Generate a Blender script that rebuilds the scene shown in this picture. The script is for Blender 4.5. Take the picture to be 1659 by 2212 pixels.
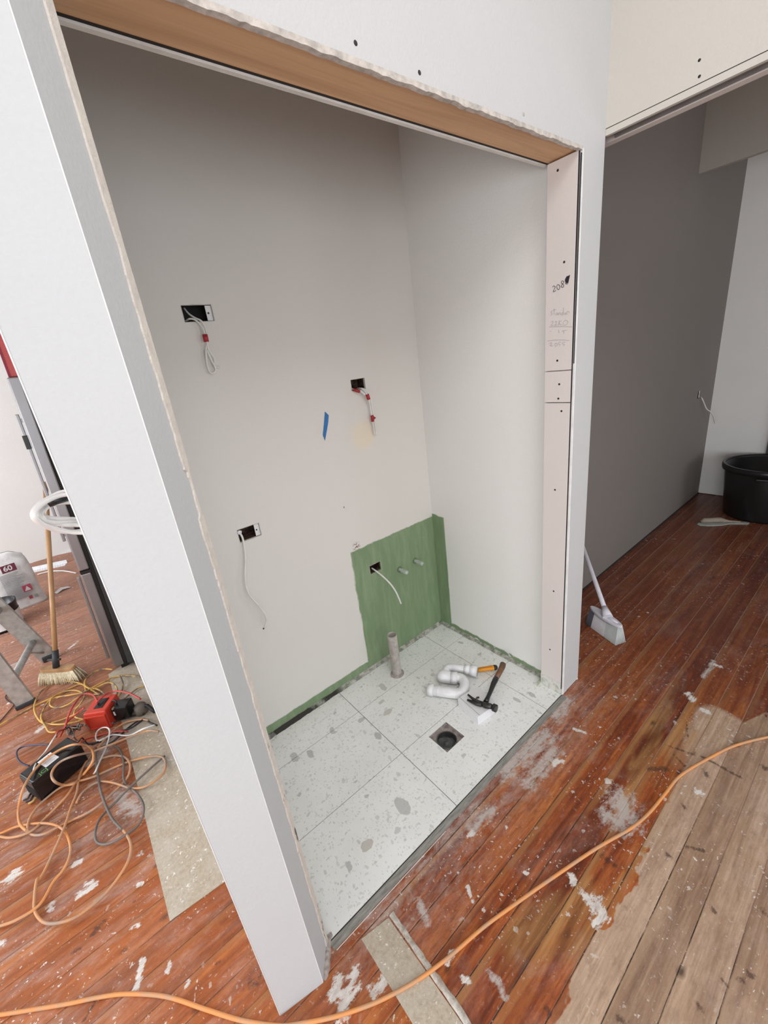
import bpy, math, random
from mathutils import Vector, Matrix, noise
random.seed(7)
for o in list(bpy.data.objects): bpy.data.objects.remove(o)
C = bpy.context.scene.collection

# ------------------------------------------------------------------ camera
FPX = 889.609
R = Matrix(((0.7668130106856715, 0.3083049968311746, -0.562979427308055),
            (-0.6302672325751916, 0.19564123442806708, -0.7513239800069418),
            (-0.1214949471590716, 0.9309524887556784, 0.344334781127935)))
CAM = Vector((0, 0, 1.53))
cd = bpy.data.cameras.new('camera'); cam = bpy.data.objects.new('camera', cd); C.objects.link(cam)
cd.sensor_fit = 'VERTICAL'; cd.sensor_height = 36.0; cd.lens = FPX / 2212 * 36.0
cd.clip_start = 0.02; cd.clip_end = 100
m4 = R.to_4x4(); m4.translation = CAM; cam.matrix_world = m4
bpy.context.scene.camera = cam

# ------------------------------------------------------------------ light
w = bpy.data.worlds.new('world'); bpy.context.scene.world = w; w.use_nodes = True
w.node_tree.nodes['Background'].inputs[0].default_value = (.80, .88, 1, 1)
w.node_tree.nodes['Background'].inputs[1].default_value = 1.0

def area(name, loc, aim, sx, sy, power, col=(1, 1, 1)):
    l = bpy.data.lights.new(name, 'AREA'); l.shape = 'RECTANGLE'; l.size = sx; l.size_y = sy
    l.energy = power; l.color = col
    o = bpy.data.objects.new(name, l); C.objects.link(o); o.location = loc
    d = Vector(aim) - Vector(loc); o.rotation_euler = d.to_track_quat('-Z', 'Y').to_euler()
    return o
area('skylight_lamp', (.15, -.95, 3.28), (.15, -.949, 0), 1.6, 1.6, 40, (1.0, .985, .96))
area('window_lamp_left', (-3.15, 3.2, 1.6), (0, 3.2, 1.3), 2.4, 1.8, 135, (.93, .965, 1.0))
area('window_lamp_front', (-3.15, -1.2, 1.05), (0, -1.15, .75), 2.2, 1.5, 84, (.95, .98, 1.0))
area('window_lamp_behind', (0.1, -2.95, 1.1), (0.5, 0, 1.0), 2.4, 1.9, 33, (.94, .975, 1.0))
area('window_lamp_next_room', (3.1, -2.93, 1.0), (3.6, 0, .3), 1.4, 1.3, 21, (.88, .94, 1.0))
vs = bpy.context.scene.view_settings
vs.view_transform = 'Standard'; vs.look = 'None'; vs.gamma = 1.0; vs.exposure = 0.0
vs.use_curve_mapping = False

# ------------------------------------------------------------------ projecting photo points on real planes
def on(u, v, ax, val):
    r = R @ Vector(((u - 829.5) / FPX, -(v - 1106.0) / FPX, -1.0))
    return CAM + r * ((val - CAM[ax]) / r[ax])
def at(u, v, z=0.0): return on(u, v, 2, z)

# ------------------------------------------------------------------ mesh helpers
class MB:
    def __init__(s): s.v = []; s.f = []; s.mi = []; s.sm = []
    def add(s, vs, fs, mi=0, sm=False):
        b = len(s.v); s.v += [Vector(p) for p in vs]
        for f in fs: s.f.append([b + i for i in f]); s.mi.append(mi); s.sm.append(sm)
        return s
    def box(s, a, b, mi=0, M=None):
        x0, y0, z0 = a; x1, y1, z1 = b
        P = [Vector(p) for p in ((x0,y0,z0),(x1,y0,z0),(x1,y1,z0),(x0,y1,z0),(x0,y0,z1),(x1,y0,z1),(x1,y1,z1),(x0,y1,z1))]
        if M is not None: P = [M @ p for p in P]
        return s.add(P, [(3,2,1,0),(4,5,6,7),(0,1,5,4),(1,2,6,5),(2,3,7,6),(3,0,4,7)], mi)
    def prism(s, poly, z0, z1, mi=0, M=None, sm=False):
        n = len(poly)
        P = [Vector((p[0], p[1], z0)) for p in poly] + [Vector((p[0], p[1], z1)) for p in poly]
        if M is not None: P = [M @ p for p in P]
        s.add(P, [list(range(n))[::-1], list(range(n, 2*n))], mi)
        b = len(s.v) - 2*n
        for i in range(n):
            j = (i+1) % n; s.f.append([b+i, b+j, b+n+j, b+n+i]); s.mi.append(mi); s.sm.append(sm)
        return s
    def tube(s, pts, r, n=10, mi=0, caps=True, flat=None):
        pts = [Vector(p) for p in pts]; m = len(pts)
        rr = r if isinstance(r, (list, tuple)) else [r]*m
        T = []
        for i in range(m):
            t = pts[min(i+1, m-1)] - pts[max(i-1, 0)]
            T.append(t.normalized() if t.length > 1e-9 else Vector((0,0,1)))
        up = Vector((0,0,1)) if abs(T[0].z) < .9 else Vector((1,0,0))
        nrm = (up - T[0]*up.dot(T[0])).normalized()
        base = len(s.v)
        for i in range(m):
            if i:
                q = T[i-1].rotation_difference(T[i]); nrm = (q @ nrm); nrm = (nrm - T[i]*nrm.dot(T[i])).normalized()
            bn = T[i].cross(nrm)
            for k in range(n):
                a = 2*math.pi*k/n
                s.v.append(pts[i] + (nrm*math.cos(a) + bn*math.sin(a))*rr[i])
        for i in range(m-1):
            for k in range(n):
                k2 = (k+1) % n
                s.f.append([base+i*n+k, base+i*n+k2, base+(i+1)*n+k2, base+(i+1)*n+k]); s.mi.append(mi); s.sm.append(True)
        if caps:
            s.f.append([base+k for k in range(n)][::-1]); s.mi.append(mi); s.sm.append(False)
            s.f.append([base+(m-1)*n+k for k in range(n)]); s.mi.append(mi); s.sm.append(False)
        return s
    def lathe(s, prof, o=(0,0,0), n=32, mi=0, M=None, sm=True):
        base = len(s.v); m = len(prof)
        for (r, z) in prof:
            for k in range(n):
                a = 2*math.pi*k/n; p = Vector((o[0]+r*math.cos(a), o[1]+r*math.sin(a), o[2]+z))
                s.v.append(M @ p if M is not None else p)
        for i in range(m-1):
            for k in range(n):
                k2 = (k+1) % n
                s.f.append([base+i*n+k, base+i*n+k2, base+(i+1)*n+k2, base+(i+1)*n+k]); s.mi.append(mi); s.sm.append(sm)
        return s
    def build(s, name, mats, parent=None, bevel=0, seg=2, org=None):
        if org is None and parent is None: org = None
        off = Vector(org) if org is not None else (parent.matrix_world.translation.copy() if parent is not None else Vector((0,0,0)))
        me = bpy.data.meshes.new(name)
        if parent is not None and org is None:
            inv = wm(parent).inverted(); vv = [inv @ p for p in s.v]
        else: vv = [p - off for p in s.v]
        me.from_pydata([tuple(p) for p in vv], [], s.f)
        for m in (mats if isinstance(mats, (list, tuple)) else [mats]): me.materials.append(m)
        for p, mi, sm in zip(me.polygons, s.mi, s.sm): p.material_index = mi; p.use_smooth = sm
        me.update()
        o = bpy.data.objects.new(name, me); C.objects.link(o)
        if parent is not None: o.parent = parent
        elif org is not None: o.location = off
        if bevel:
            b = o.modifiers.new('bevel', 'BEVEL'); b.width = bevel; b.segments = seg; b.limit_method = 'ANGLE'; b.angle_limit = math.radians(40)
        return o
def wm(o):
    m = o.matrix_basis.copy()
    return (wm(o.parent) @ m) if o.parent is not None else m
def catmull(P, k=6, closed=False):
    P = [Vector(p) for p in P]; out = []
    n = len(P)
    for i in range(n if closed else n-1):
        if closed: a, b, c, d = P[i-1], P[i], P[(i+1) % n], P[(i+2) % n]
        else: a, b, c, d = P[max(i-1,0)], P[i], P[i+1], P[min(i+2,n-1)]
        for j in range(k):
            t = j/k
            out.append(.5*((2*b) + (c-a)*t + (2*a-5*b+4*c-d)*t*t + (3*b-a-3*c+d)*t**3))
    out.append(P[0] if closed else P[-1])
    return out
def tag(o, label, cat, group=None):
    o['label'] = label; o['category'] = cat
    if group: o['group'] = group
    return o
def empty(name, loc, label, cat, rz=0, group=None):
    o = bpy.data.objects.new(name, None); C.objects.link(o); o.location = loc; o.rotation_euler = (0,0,rz)
    o.empty_display_size = .05
    return tag(o, label, cat, group)
def struct(o): o['kind'] = 'structure'; return o

# ------------------------------------------------------------------ material helpers
class NT:
    def __init__(s, name, rough=.6, metal=0.0, spec=.5):
        s.m = bpy.data.materials.new(name); s.m.use_nodes = True; s.t = s.m.node_tree
        s.b = s.t.nodes['Principled BSDF']; s.b.inputs['Roughness'].default_value = rough
        s.b.inputs['Metallic'].default_value = metal; s.b.inputs['Specular IOR Level'].default_value = spec
        s.co = s.t.nodes.new('ShaderNodeNewGeometry').outputs['Position']
    def obj(s): return s.t.nodes.new('ShaderNodeTexCoord').outputs['Object']
    def set(s, sock, v):
        if hasattr(v, 'is_linked') or isinstance(v, bpy.types.NodeSocket): s.t.links.new(v, sock)
        elif isinstance(v, (tuple, list)) and len(v) == 3 and sock.type == 'RGBA': sock.default_value = (*v, 1)
        else: sock.default_value = v
    def math(s, op, a, b=0.0, c=None, clamp=False):
        n = s.t.nodes.new('ShaderNodeMath'); n.operation = op; n.use_clamp = clamp
        s.set(n.inputs[0], a); s.set(n.inputs[1], b)
        if c is not None: s.set(n.inputs[2], c)
        return n.outputs[0]
    def vm(s, op, a, b=(0,0,0), out=0):
        n = s.t.nodes.new('ShaderNodeVectorMath'); n.operation = op
        s.set(n.inputs[0], a)
        if op == 'SCALE': s.set(n.inputs['Scale'], b)
        else: s.set(n.inputs[1], b)
        return n.outputs['Value'] if op in ('LENGTH', 'DOT_PRODUCT', 'DISTANCE') else n.outputs[0]
    def sep(s, v):
        n = s.t.nodes.new('ShaderNodeSeparateXYZ'); s.set(n.inputs[0], v); return n.outputs
    def comb(s, x=0.0, y=0.0, z=0.0):
        n = s.t.nodes.new('ShaderNodeCombineXYZ'); s.set(n.inputs[0], x); s.set(n.inputs[1], y); s.set(n.inputs[2], z); return n.outputs[0]
    def noise(s, vec, scale, detail=3, rough=.55, dist=0, color=False):
        n = s.t.nodes.new('ShaderNodeTexNoise'); s.set(n.inputs['Vector'], vec); n.inputs['Scale'].default_value = scale
        n.inputs['Detail'].default_value = detail; n.inputs['Roughness'].default_value = rough; n.inputs['Distortion'].default_value = dist
        return n.outputs['Color' if color else 'Fac']
    def vor(s, vec, scale, rnd=1.0, feat='F1'):
        n = s.t.nodes.new('ShaderNodeTexVoronoi'); n.feature = feat; s.set(n.inputs['Vector'], vec); n.inputs['Scale'].default_value = scale
        n.inputs['Randomness'].default_value = rnd; return n
    def white(s, v):
        n = s.t.nodes.new('ShaderNodeTexWhiteNoise'); n.noise_dimensions = '1D'; s.set(n.inputs['W'], v); return n.outputs['Value']
    def rng(s, v, a, b, c=0.0, d=1.0, smooth=False):
        n = s.t.nodes.new('ShaderNodeMapRange'); s.set(n.inputs[0], v)
        if smooth: n.interpolation_type = 'SMOOTHSTEP'
        for i, q in enumerate((a, b, c, d)): s.set(n.inputs[i+1], q)
        return n.outputs[0]
    def mix(s, f, a, b, mode='MIX'):
        n = s.t.nodes.new('ShaderNodeMix'); n.data_type = 'RGBA'; n.blend_type = mode
        s.set(n.inputs[0], f); s.set(n.inputs[6], a); s.set(n.inputs[7], b); return n.outputs[2]
    def ramp(s, v, stops):
        n = s.t.nodes.new('ShaderNodeValToRGB'); s.set(n.inputs[0], v); e = n.color_ramp.elements
        while len(e) < len(stops): e.new(.5)
        for i, (p, c) in enumerate(stops): e[i].position = p; e[i].color = (*c, 1)
        return n.outputs[0]
    def col(s, v): s.set(s.b.inputs['Base Color'], v); return s
    def bump(s, h, strength=.3, dist=.002):
        n = s.t.nodes.new('ShaderNodeBump'); n.inputs['Strength'].default_value = strength; n.inputs['Distance'].default_value = dist
        s.set(n.inputs['Height'], h); s.t.links.new(n.outputs[0], s.b.inputs['Normal']); return s
    def seg(s, p2, a, b, wdt, soft=.35):
        """mask of a blob along the segment a-b, half width wdt (plane coordinates)"""
        ba = Vector(b) - Vector(a); L = max(ba.length_squared, 1e-8)
        pa = s.vm('SUBTRACT', p2, tuple(a))
        h = s.math('DIVIDE', s.vm('DOT_PRODUCT', pa, tuple(ba)), L, clamp=True)
        d = s.vm('LENGTH', s.vm('SUBTRACT', pa, s.vm('SCALE', tuple(ba), h)))
        return s.rng(d, wdt*(1-soft), wdt, 1, 0)
def flat(name, c, rough=.6, metal=0.0, var=.06, sc=20, bump=0, spec=.5):
    n = NT(name, rough, metal, spec); f = n.noise(n.co, sc, 4)
    c2 = tuple(max(0, x*(1-var*3)) for x in c)
    n.col(n.mix(n.rng(f, .35, .75), c, c2))
    if bump: n.bump(n.noise(n.co, sc*6, 3), bump, .001)
    return n.m

# painted plasterboard
def wallmat(name, c, roll=.35, dirt=.25):
    n = NT(name, .62, spec=.3)
    f = n.noise(n.co, 3.0, 4); g = n.noise(n.co, 160, 2, .6)
    col = n.mix(n.rng(f, .4, .75, 0, dirt), c, tuple(x*.88 for x in c))
    n.col(n.mix(n.rng(g, .3, .7, 0, .10), col, tuple(x*.8 for x in c)))
    n.bump(n.noise(n.co, 150, 2, .5), roll, .0016); return n.m
M_wall = wallmat('white_paint', (.735, .735, .735), .45)
M_front = wallmat('white_paint_front_dim', (.555, .557, .558), .4)  # darker copy of the shell's white, offsetting strong front light in the colour
M_colm = wallmat('white_paint_roller', (.545, .565, .575), .34)  # column white lowered too, against the strong front light
M_warm = wallmat('undercoat_warm', (.60, .575, .525), .3)
M_room = wallmat('room_paint_shaded', (.205, .183, .166), .35)  # north wall's shade put into the colour, far below the room's white
M_roomw = wallmat('room_paint_white', (.80, .79, .765), .35)
M_board = wallmat('plasterboard_paper', (.70, .645, .615), .2)
M_edge = flat('plasterboard_edge', (.60, .55, .50), .8, bump=.6, sc=60, var=.15)
M_putty = flat('jointing_compound', (.72, .70, .665), .75, bump=.3, sc=30)
M_bead = flat('metal_corner_bead', (.80, .80, .80), .5)
M_dark = flat('dark_cavity', (.012, .009, .008), .8)
M_gap = flat('gap_black', (.02, .018, .016), .9)
M_white = flat('white_plastic', (.82, .82, .83), .28)
M_cable = flat('cable_white', (.78, .77, .74), .4)
M_black = flat('black_plastic', (.012, .012, .013), .3)
M_rubber = flat('rubber_dark', (.03, .032, .036), .6)
M_redtape = flat('red_tape', (.42, .02, .03), .45)
M_grey = flat('grey_pvc', (.46, .42, .38), .5, sc=40, var=.12)
M_alu = flat('aluminium', (.50, .49, .46), .5, .3, sc=30, var=.12)
M_conc = flat('cement_grey', (.17, .18, .17), .85, bump=.6, sc=25, var=.25)
M_dust = flat('dusty_cement', (.42, .36, .33), .85, bump=.6, sc=60, var=.2)
M_ink = flat('ink_black', (.015, .015, .016), .6)
M_pencil = flat('pencil_grey', (.36, .34, .34), .7)

# alcove walls: white with green waterproofing paint
def alcovemat(name, side):
    n = NT(name, .6, spec=.3); p = n.sep(n.co)
    X, Y, Z = p[0], p[1], p[2]
    f = n.noise(n.co, 2.5, 4); g = n.noise(n.co, 150, 2, .6)
    base = n.mix(n.rng(f, .4, .75, 0, .2), *(((.70, .675, .635), (.65, .62, .575)) if side == 'back' else ((.80, .79, .765), (.74, .725, .69))))  # back wall base darker and warmer than the side, floor bounce in the colour
    base = n.mix(n.rng(g, .3, .7, 0, .10), base, (.62, .6, .57))
    wob = n.math('MULTIPLY', n.math('SUBTRACT', n.noise(n.co, 14, 4, .65), .5), .05)
    wob2 = n.math('MULTIPLY', n.math('SUBTRACT', n.noise(n.vm('MULTIPLY', n.co, (90, 90, 6)), 1.0, 3), .5), .02)
    def step(v, e, sgn=1): return n.rng(n.math('ADD', v, wob), e-.002*sgn, e+.002*sgn)
    if side == 'back':
        sx = n.math('ADD', X, wob2)
        m = n.math('MULTIPLY', n.rng(n.math('ADD', sx, n.math('MULTIPLY', wob, .3)), .918, .924), n.rng(n.math('ADD', Z, n.math('MULTIPLY', wob, .5)), .698, .692))
        band = n.rng(n.math('ADD', Z, n.math('MULTIPLY', wob, .35)), .058, .052)
    else:
        m = n.math('MULTIPLY', n.rng(n.math('ADD', Y, wob2), 1.446, 1.452), n.rng(n.math('ADD', Z, n.math('MULTIPLY', wob, .5)), .712, .706))
        band = n.math('MULTIPLY', n.rng(n.math('ADD', Z, n.math('MULTIPLY', wob, .7)), .036, .030), n.rng(n.noise(n.co, 22, 4), .36, .42, .25, 1))
    m = n.math('MAXIMUM', m, band)
    st = n.noise(n.vm('MULTIPLY', n.co, (22, 22, 3.5)), 1.4, 5, .65, .4)
    green = n.mix(n.rng(st, .42, .68), (.19, .275, .150), (.245, .325, .19))
    green = n.mix(n.rng(n.noise(n.co, 26, 4, .7), .72, .76, 0, .7), green, (.55, .58, .46))
    col = n.mix(m, base, green)
    if side == 'back':
        d = n.vm('DISTANCE', n.co, (1.093, 1.535, 1.221))
        yel = n.rng(n.math('ADD', d, n.math('MULTIPLY', wob, .7)), .045, .085, .45, 0)
        col = n.mix(yel, col, (.80, .66, .42))
        for (u, v, rr) in ((770, 1180, .012), (744, 1095, .0035)):
            q = on(u, v, 1, 1.535)
            mk = n.math('MULTIPLY', n.rng(n.vm('DISTANCE', n.co, tuple(q)), rr, rr*2.2, 1, 0), n.rng(n.noise(n.co, 130, 2), .5, .55))
            col = n.mix(mk, col, (.20, .12, .10))
    n.col(col)
    n.bump(n.math('ADD', n.noise(n.co, 150, 2, .5), n.math('MULTIPLY', m, n.noise(n.co, 30, 3))), .35, .0015)
    return n.m
M_aback = alcovemat('alcove_back_paint', 'back'); M_aside = alcovemat('alcove_side_paint', 'side')

W_, G_, D_, P_ = 0, 1, 2, 0
patches = [  # u1,v1,u2,v2,half width, colour, strength
        (1402, 1366, 1412, 1370, .016, W_, 1), (1340, 1730, 1352, 1765, .048, G_, .9), (1315, 1765, 1345, 1782, .035, G_, .85),
        (1289, 1949, 1296, 1972, .019, W_, .9), (1298, 1980, 1286, 1994, .013, W_, .95), (1262, 1932, 1280, 1955, .013, W_, .75),
        (1232, 1892, 1240, 1908, .010, W_, 1), (1504, 1708, 1512, 1712, .011, W_, .95), (1521, 1463, 1548, 1418, .011, G_, .95),
        (1546, 1436, 1556, 1440, .012, W_, .9), (1490, 1500, 1495, 1510, .018, P_, .6), (1520, 1536, 1528, 1538, .014, P_, .8),
        (1020, 1790, 1060, 1750, .020, G_, .55), (1090, 1660, 1180, 1590, .050, G_, .55), (1200, 1545, 1225, 1515, .03, G_, .55),
        (1195, 1648, 1212, 1644, .012, W_, .85), (1240, 1575, 1262, 1582, .008, W_, .9), (1010, 1805, 1020, 1800, .009, W_, .9),
        (740, 2180, 765, 2110, .020, W_, .85), (722, 2150, 735, 2120, .016, W_, .7), (805, 2140, 830, 2120, .014, W_, .8),
        (1060, 2105, 1075, 2122, .010, G_, .9), (1078, 2125, 1090, 2155, .009, G_, .8), (1010, 1915, 1020, 1945, .006, W_, .7),
        (1000, 2112, 1012, 2120, .008, W_, .7), (905, 1950, 925, 1990, .012, G_, .5), (975, 2060, 968, 2080, .010, W_, .6),
        (18, 1900, 36, 1886, .022, W_, .9), (175, 1930, 200, 1916, .016, W_, .9), (186, 1912, 196, 1906, .010, W_, .9),
        (160, 1868, 176, 1860, .010, W_, .8), (108, 1956, 112, 1962, .012, W_, .7), (295, 2130, 306, 2080, .010, W_, .85),
        (362, 2100, 366, 2080, .007, W_, .95), (402, 2132, 406, 2124, .007, W_, 1), (298, 1912, 304, 1908, .008, W_, .9),
        (285, 2003, 300, 2000, .008, W_, .8), (84, 1578, 92, 1572, .018, W_, .9), (55, 1715, 80, 1700, .03, G_, .55),
        (0, 2040, 6, 2036, .012, W_, .8), (420, 2165, 425, 2120, .0025, W_, .8), (300, 1846, 306, 1842, .009, W_, .95),
        (200, 1640, 240, 1600, .05, G_, .5), (260, 1720, 290, 1745, .05, G_, .5), (110, 1385, 160, 1350, .03, G_, .5),
        (120, 1340, 150, 1325, .05, G_, .35), (60, 1390, 30, 1430, .10, G_, .35), (150, 1400, 168, 1386, .012, W_, .7),
        (1300, 1400, 1250, 1440, .002, W_, .6), (1140, 1690, 1200, 1620, .03, G_, .4), (1600, 2115, 1603, 2118, .010, D_, .85),
        (1617, 2103, 1622, 2107, .009, D_, .85), (1508, 2172, 1512, 2178, .008, D_, .9), (1560, 2118, 1570, 2130, .005, D_, .8),
        (1536, 1958, 1544, 1970, .006, D_, .8), (1338, 2200, 1348, 2206, .009, D_, .6), (1180, 2180, 1186, 2186, .010, D_, .8),
        (1402, 1660, 1440, 1662, .010, D_, .8), (1440, 1610, 1500, 1630, .007, D_, .75), (1500, 1625, 1600, 1680, .006, D_, .7),
        (1455, 1630, 1480, 1655, .005, D_, .75), (1486, 1590, 1482, 1560, .005, D_, .7), (1522, 1668, 1528, 1674, .010, D_, .7),
        (1474, 1738, 1480, 1745, .007, D_, .8), (1480, 1828, 1520, 1838, .006, D_, .8), (1440, 1845, 1446, 1850, .008, D_, .7),
        (1648, 1655, 1654, 1660, .012, D_, .6), (1650, 1970, 1656, 1976, .009, D_, .85), (1300, 1850, 1330, 1870, .010, D_, .6),
        (205, 2010, 225, 1990, .012, D_, .7), (160, 2060, 172, 2050, .012, D_, .6), (290, 1948, 300, 1942, .006, D_, .5),
        (468, 2082, 474, 2078, .006, D_, .7), (180, 2205, 205, 2165, .006, D_, .7), (540, 2130, 560, 2110, .014, D_, .35)]
# old polished timber boards
def floormat():
    n = NT('old_timber_boards', .42, spec=.35); P = n.co; p = n.sep(P); X, Y = p[0], p[1]
    W = .0861
    t = n.math('DIVIDE', Y, W); idd = n.math('FLOOR', t); fr = n.math('FRACT', t)
    rnd = n.white(idd); rnd2 = n.white(n.math('ADD', idd, 31.7))
    gx = n.math('ADD', X, n.math('MULTIPLY', rnd, 17.0))
    gv = n.comb(gx, n.math('MULTIPLY', Y, 16.0), n.math('MULTIPLY', rnd2, 9.0))
    grain = n.noise(gv, 2.2, 6, .62, .8)
    fine = n.noise(n.comb(n.math('MULTIPLY', X, 6.0), n.math('MULTIPLY', Y, 160.0), 0.0), 1.0, 3, .6)
    lowx = n.noise(n.comb(n.math('MULTIPLY', gx, .8), n.math('MULTIPLY', idd, 3.1), 0.0), 1.2, 2)
    v = n.math('ADD', n.math('MULTIPLY', n.math('SUBTRACT', n.math('MULTIPLY', grain, 1.25), .125), .72), n.math('MULTIPLY', rnd, .20))
    v = n.math('ADD', v, n.math('MULTIPLY', n.math('SUBTRACT', lowx, .5), .30))
    col = n.ramp(v, [(.16, (.07, .018, .009)), (.36, (.21, .046, .015)), (.50, (.37, .095, .026)), (.66, (.54, .18, .045)), (.84, (.66, .31, .095))])
    col = n.mix(n.rng(fine, .35, .7, 0, .35), col, (.08, .025, .012))
    mott = n.noise(n.comb(n.math('MULTIPLY', X, 22.0), n.math('MULTIPLY', Y, 55.0), 0.0), 1.0, 8, .78)
    mot2 = n.noise(n.comb(n.math('MULTIPLY', X, 5.0), n.math('MULTIPLY', Y, 12.0), 2.0), 1.0, 6, .7, .5)
    col = n.mix(n.rng(mott, .50, .70, 0, .60), col, (.060, .017, .009))
    col = n.mix(n.rng(mot2, .52, .70, 0, .45), col, (.13, .030, .016))
    col = n.mix(n.rng(mott, .44, .30, 0, .40), col, (.60, .27, .10))
    # paler sapwood edge along some boards
    sap = n.math('MULTIPLY', n.rng(n.math('ADD', fr, n.math('MULTIPLY', n.noise(n.comb(n.math('MULTIPLY', X, 3.0), idd, 0.0), 1.0, 3), .5)), 1.02, 1.10), n.rng(n.noise(n.comb(gx, 0.0, idd), .9, 2), .40, .56))
    col = n.mix(n.math('MULTIPLY', sap, .75), col, n.mix(fine, (.42, .20, .075), (.30, .12, .04)))
    # boards turn darker brown into the right room
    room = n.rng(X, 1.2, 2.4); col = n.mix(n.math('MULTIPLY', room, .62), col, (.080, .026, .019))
    left = n.rng(X, .35, -.25); col = n.mix(n.math('MULTIPLY', left, .35), col, (.46, .15, .040))  # brighter light on the left put into the board colour
    # worn and bleached boards
    wb = n.noise(n.comb(n.math('MULTIPLY', X, 5.0), n.math('MULTIPLY', Y, 9.0), 0.0), 1.0, 4)
    lim = n.math('ADD', .2585, n.math('MULTIPLY', n.math('MINIMUM', n.math('SUBTRACT', wb, .52), 0.0), .25))
    lim = n.math('ADD', lim, n.rng(X, 1.55, 2.1, 0, -.22))
    bl = n.math('MULTIPLY', n.rng(n.math('SUBTRACT', lim, Y), -.001, .004), n.rng(X, .36, .38))
    extra = n.seg(n.comb(X, n.math('ADD', Y, n.math('MULTIPLY', n.math('SUBTRACT', wb, .5), .10)), 0.0), (1.45, .20, 0), (1.72, .24, 0), .085, .25)
    bl = n.math('MAXIMUM', bl, extra)
    bcol = n.ramp(n.math('ADD', n.math('MULTIPLY', grain, .80), n.math('MULTIPLY', n.math('SUBTRACT', rnd, .3), .30)), [(.2, (.23, .135, .088)), (.42, (.42, .285, .19)), (.60, (.54, .39, .28)), (.8, (.66, .51, .38))])
    bcol = n.mix(n.rng(fine, .4, .7, 0, .3), bcol, (.12, .075, .05))
    bcol = n.mix(n.rng(mott, .50, .72, 0, .55), bcol, (.13, .080, .052))
    bcol = n.mix(n.rng(mot2, .50, .70, 0, .35), bcol, (.24, .145, .10))
    bcol = n.mix(n.rng(mott, .44, .28, 0, .35), bcol, (.68, .55, .42))
    bcol = n.mix(n.math('MULTIPLY', sap, .35), bcol, (.40, .27, .17))
    col = n.mix(n.math('MULTIPLY', bl, .93), col, bcol)
    # ochre boards on the border of the worn patch
    och = n.math('MULTIPLY', n.rng(n.noise(n.comb(n.math('MULTIPLY', X, 2.2), n.math('MULTIPLY', idd, 5.1), n.math('MULTIPLY', Y, 9.0)), 1.0, 3), .46, .56), n.math('MULTIPLY', n.rng(n.math('ABSOLUTE', n.math('SUBTRACT', Y, .34)), .092, .08), n.rng(X, .35, .6)))
    och = n.math('MULTIPLY', och, n.rng(X, 1.9, 1.6))
    col = n.mix(n.math('MULTIPLY', och, .70), col, n.mix(n.rng(grain, .35, .65), (.20, .085, .028), (.48, .26, .10)))
    # knots
    kv = n.vor(n.comb(n.math('MULTIPLY', X, .55), Y, 0.0), 13.0); kd = kv.outputs['Distance']; kr = n.sep(kv.outputs['Color'])[0]
    kn = n.math('MULTIPLY', n.rng(n.math('ADD', kd, n.math('MULTIPLY', n.noise(P, 60, 3), .10)), .09, .20, 1, 0), n.rng(kr, .60, .66))
    col = n.mix(n.math('MULTIPLY', kn, .80), col, (.022, .012, .010))
    # grey dust and dried plaster smears
    du = n.noise(n.comb(n.math('MULTIPLY', X, 2.4), n.math('MULTIPLY', Y, 3.4), 0.0), 1.6, 6, .68, .7)
    dm = n.rng(du, .52, .74, 0, .36)
    edge = n.math('MULTIPLY', n.rng(n.math('ABSOLUTE', n.math('SUBTRACT', Y, .71)), .02, .20, 1, 0), n.rng(X, 1.75, 1.4))
    edge = n.math('MULTIPLY', edge, n.rng(X, .05, .3))
    dm = n.math('MAXIMUM', dm, n.math('MULTIPLY', edge, n.rng(n.noise(n.vm('MULTIPLY', P, (8, 14, 1)), 1.3, 6, .72, .8), .38, .62, .0, .80)))
    lz = n.math('MULTIPLY', n.rng(X, .1, -.1), n.rng(n.noise(n.comb(n.math('MULTIPLY', n.math('ADD', X, n.math('MULTIPLY', Y, .25)), 3.2), n.math('MULTIPLY', Y, 13.0), 1.0), 1.5, 7, .75, .6), .46, .68, 0, .70))
    lz = n.math('MULTIPLY', lz, n.rng(Y, 1.0, 1.6, .55, 1))
    dm = n.math('MAXIMUM', dm, lz)
    far = n.math('MULTIPLY', n.rng(X, .1, -.1), n.rng(Y, 2.3, 3.2, 0, .40)); dm = n.math('MAXIMUM', dm, far)
    dm = n.math('MULTIPLY', dm, n.rng(X, 1.3, 1.9, 1, .6)); dm = n.math('MULTIPLY', dm, n.rng(mott, .34, .60, 1.15, .60))
    col = n.mix(n.math('MULTIPLY', dm, .85), col, n.mix(n.rng(mott, .35, .65), (.56, .49, .45), (.36, .28, .25)))
    # broom-like scratches
    sc = n.noise(n.vm('MULTIPLY', n.comb(n.math('ADD', X, n.math('MULTIPLY', Y, .6)), Y, 0.0), (34, 9, 1)), 4.0, 5, .7, 1.2)
    col = n.mix(n.rng(sc, .66, .74, 0, .40), col, (.50, .40, .36))
    # boards' joints, dark or filled with pale dust
    gap = n.math('MINIMUM', fr, n.math('SUBTRACT', 1.0, fr))
    gn = n.noise(n.comb(n.math('MULTIPLY', X, 9.0), idd, 0.0), 1.0, 4, .7)
    gm = n.math('MULTIPLY', n.rng(gap, .009, .020, 1, 0), n.rng(gn, .38, .52, .12, 1)); gm = n.math('MULTIPLY', gm, n.rng(X, .0, .3, .7, 1))
    pale = n.math('MULTIPLY', n.rng(n.math('ADD', X, n.math('MULTIPLY', rnd2, .5)), 1.2, 1.5), .85)
    pale = n.math('MAXIMUM', pale, n.rng(n.noise(n.comb(n.math('MULTIPLY', X, 1.3), idd, 4.0), 1.0, 2), .60, .66, 0, .8))
    col = n.mix(gm, col, n.mix(pale, (.030, .018, .014), (.36, .22, .16)))
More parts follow.
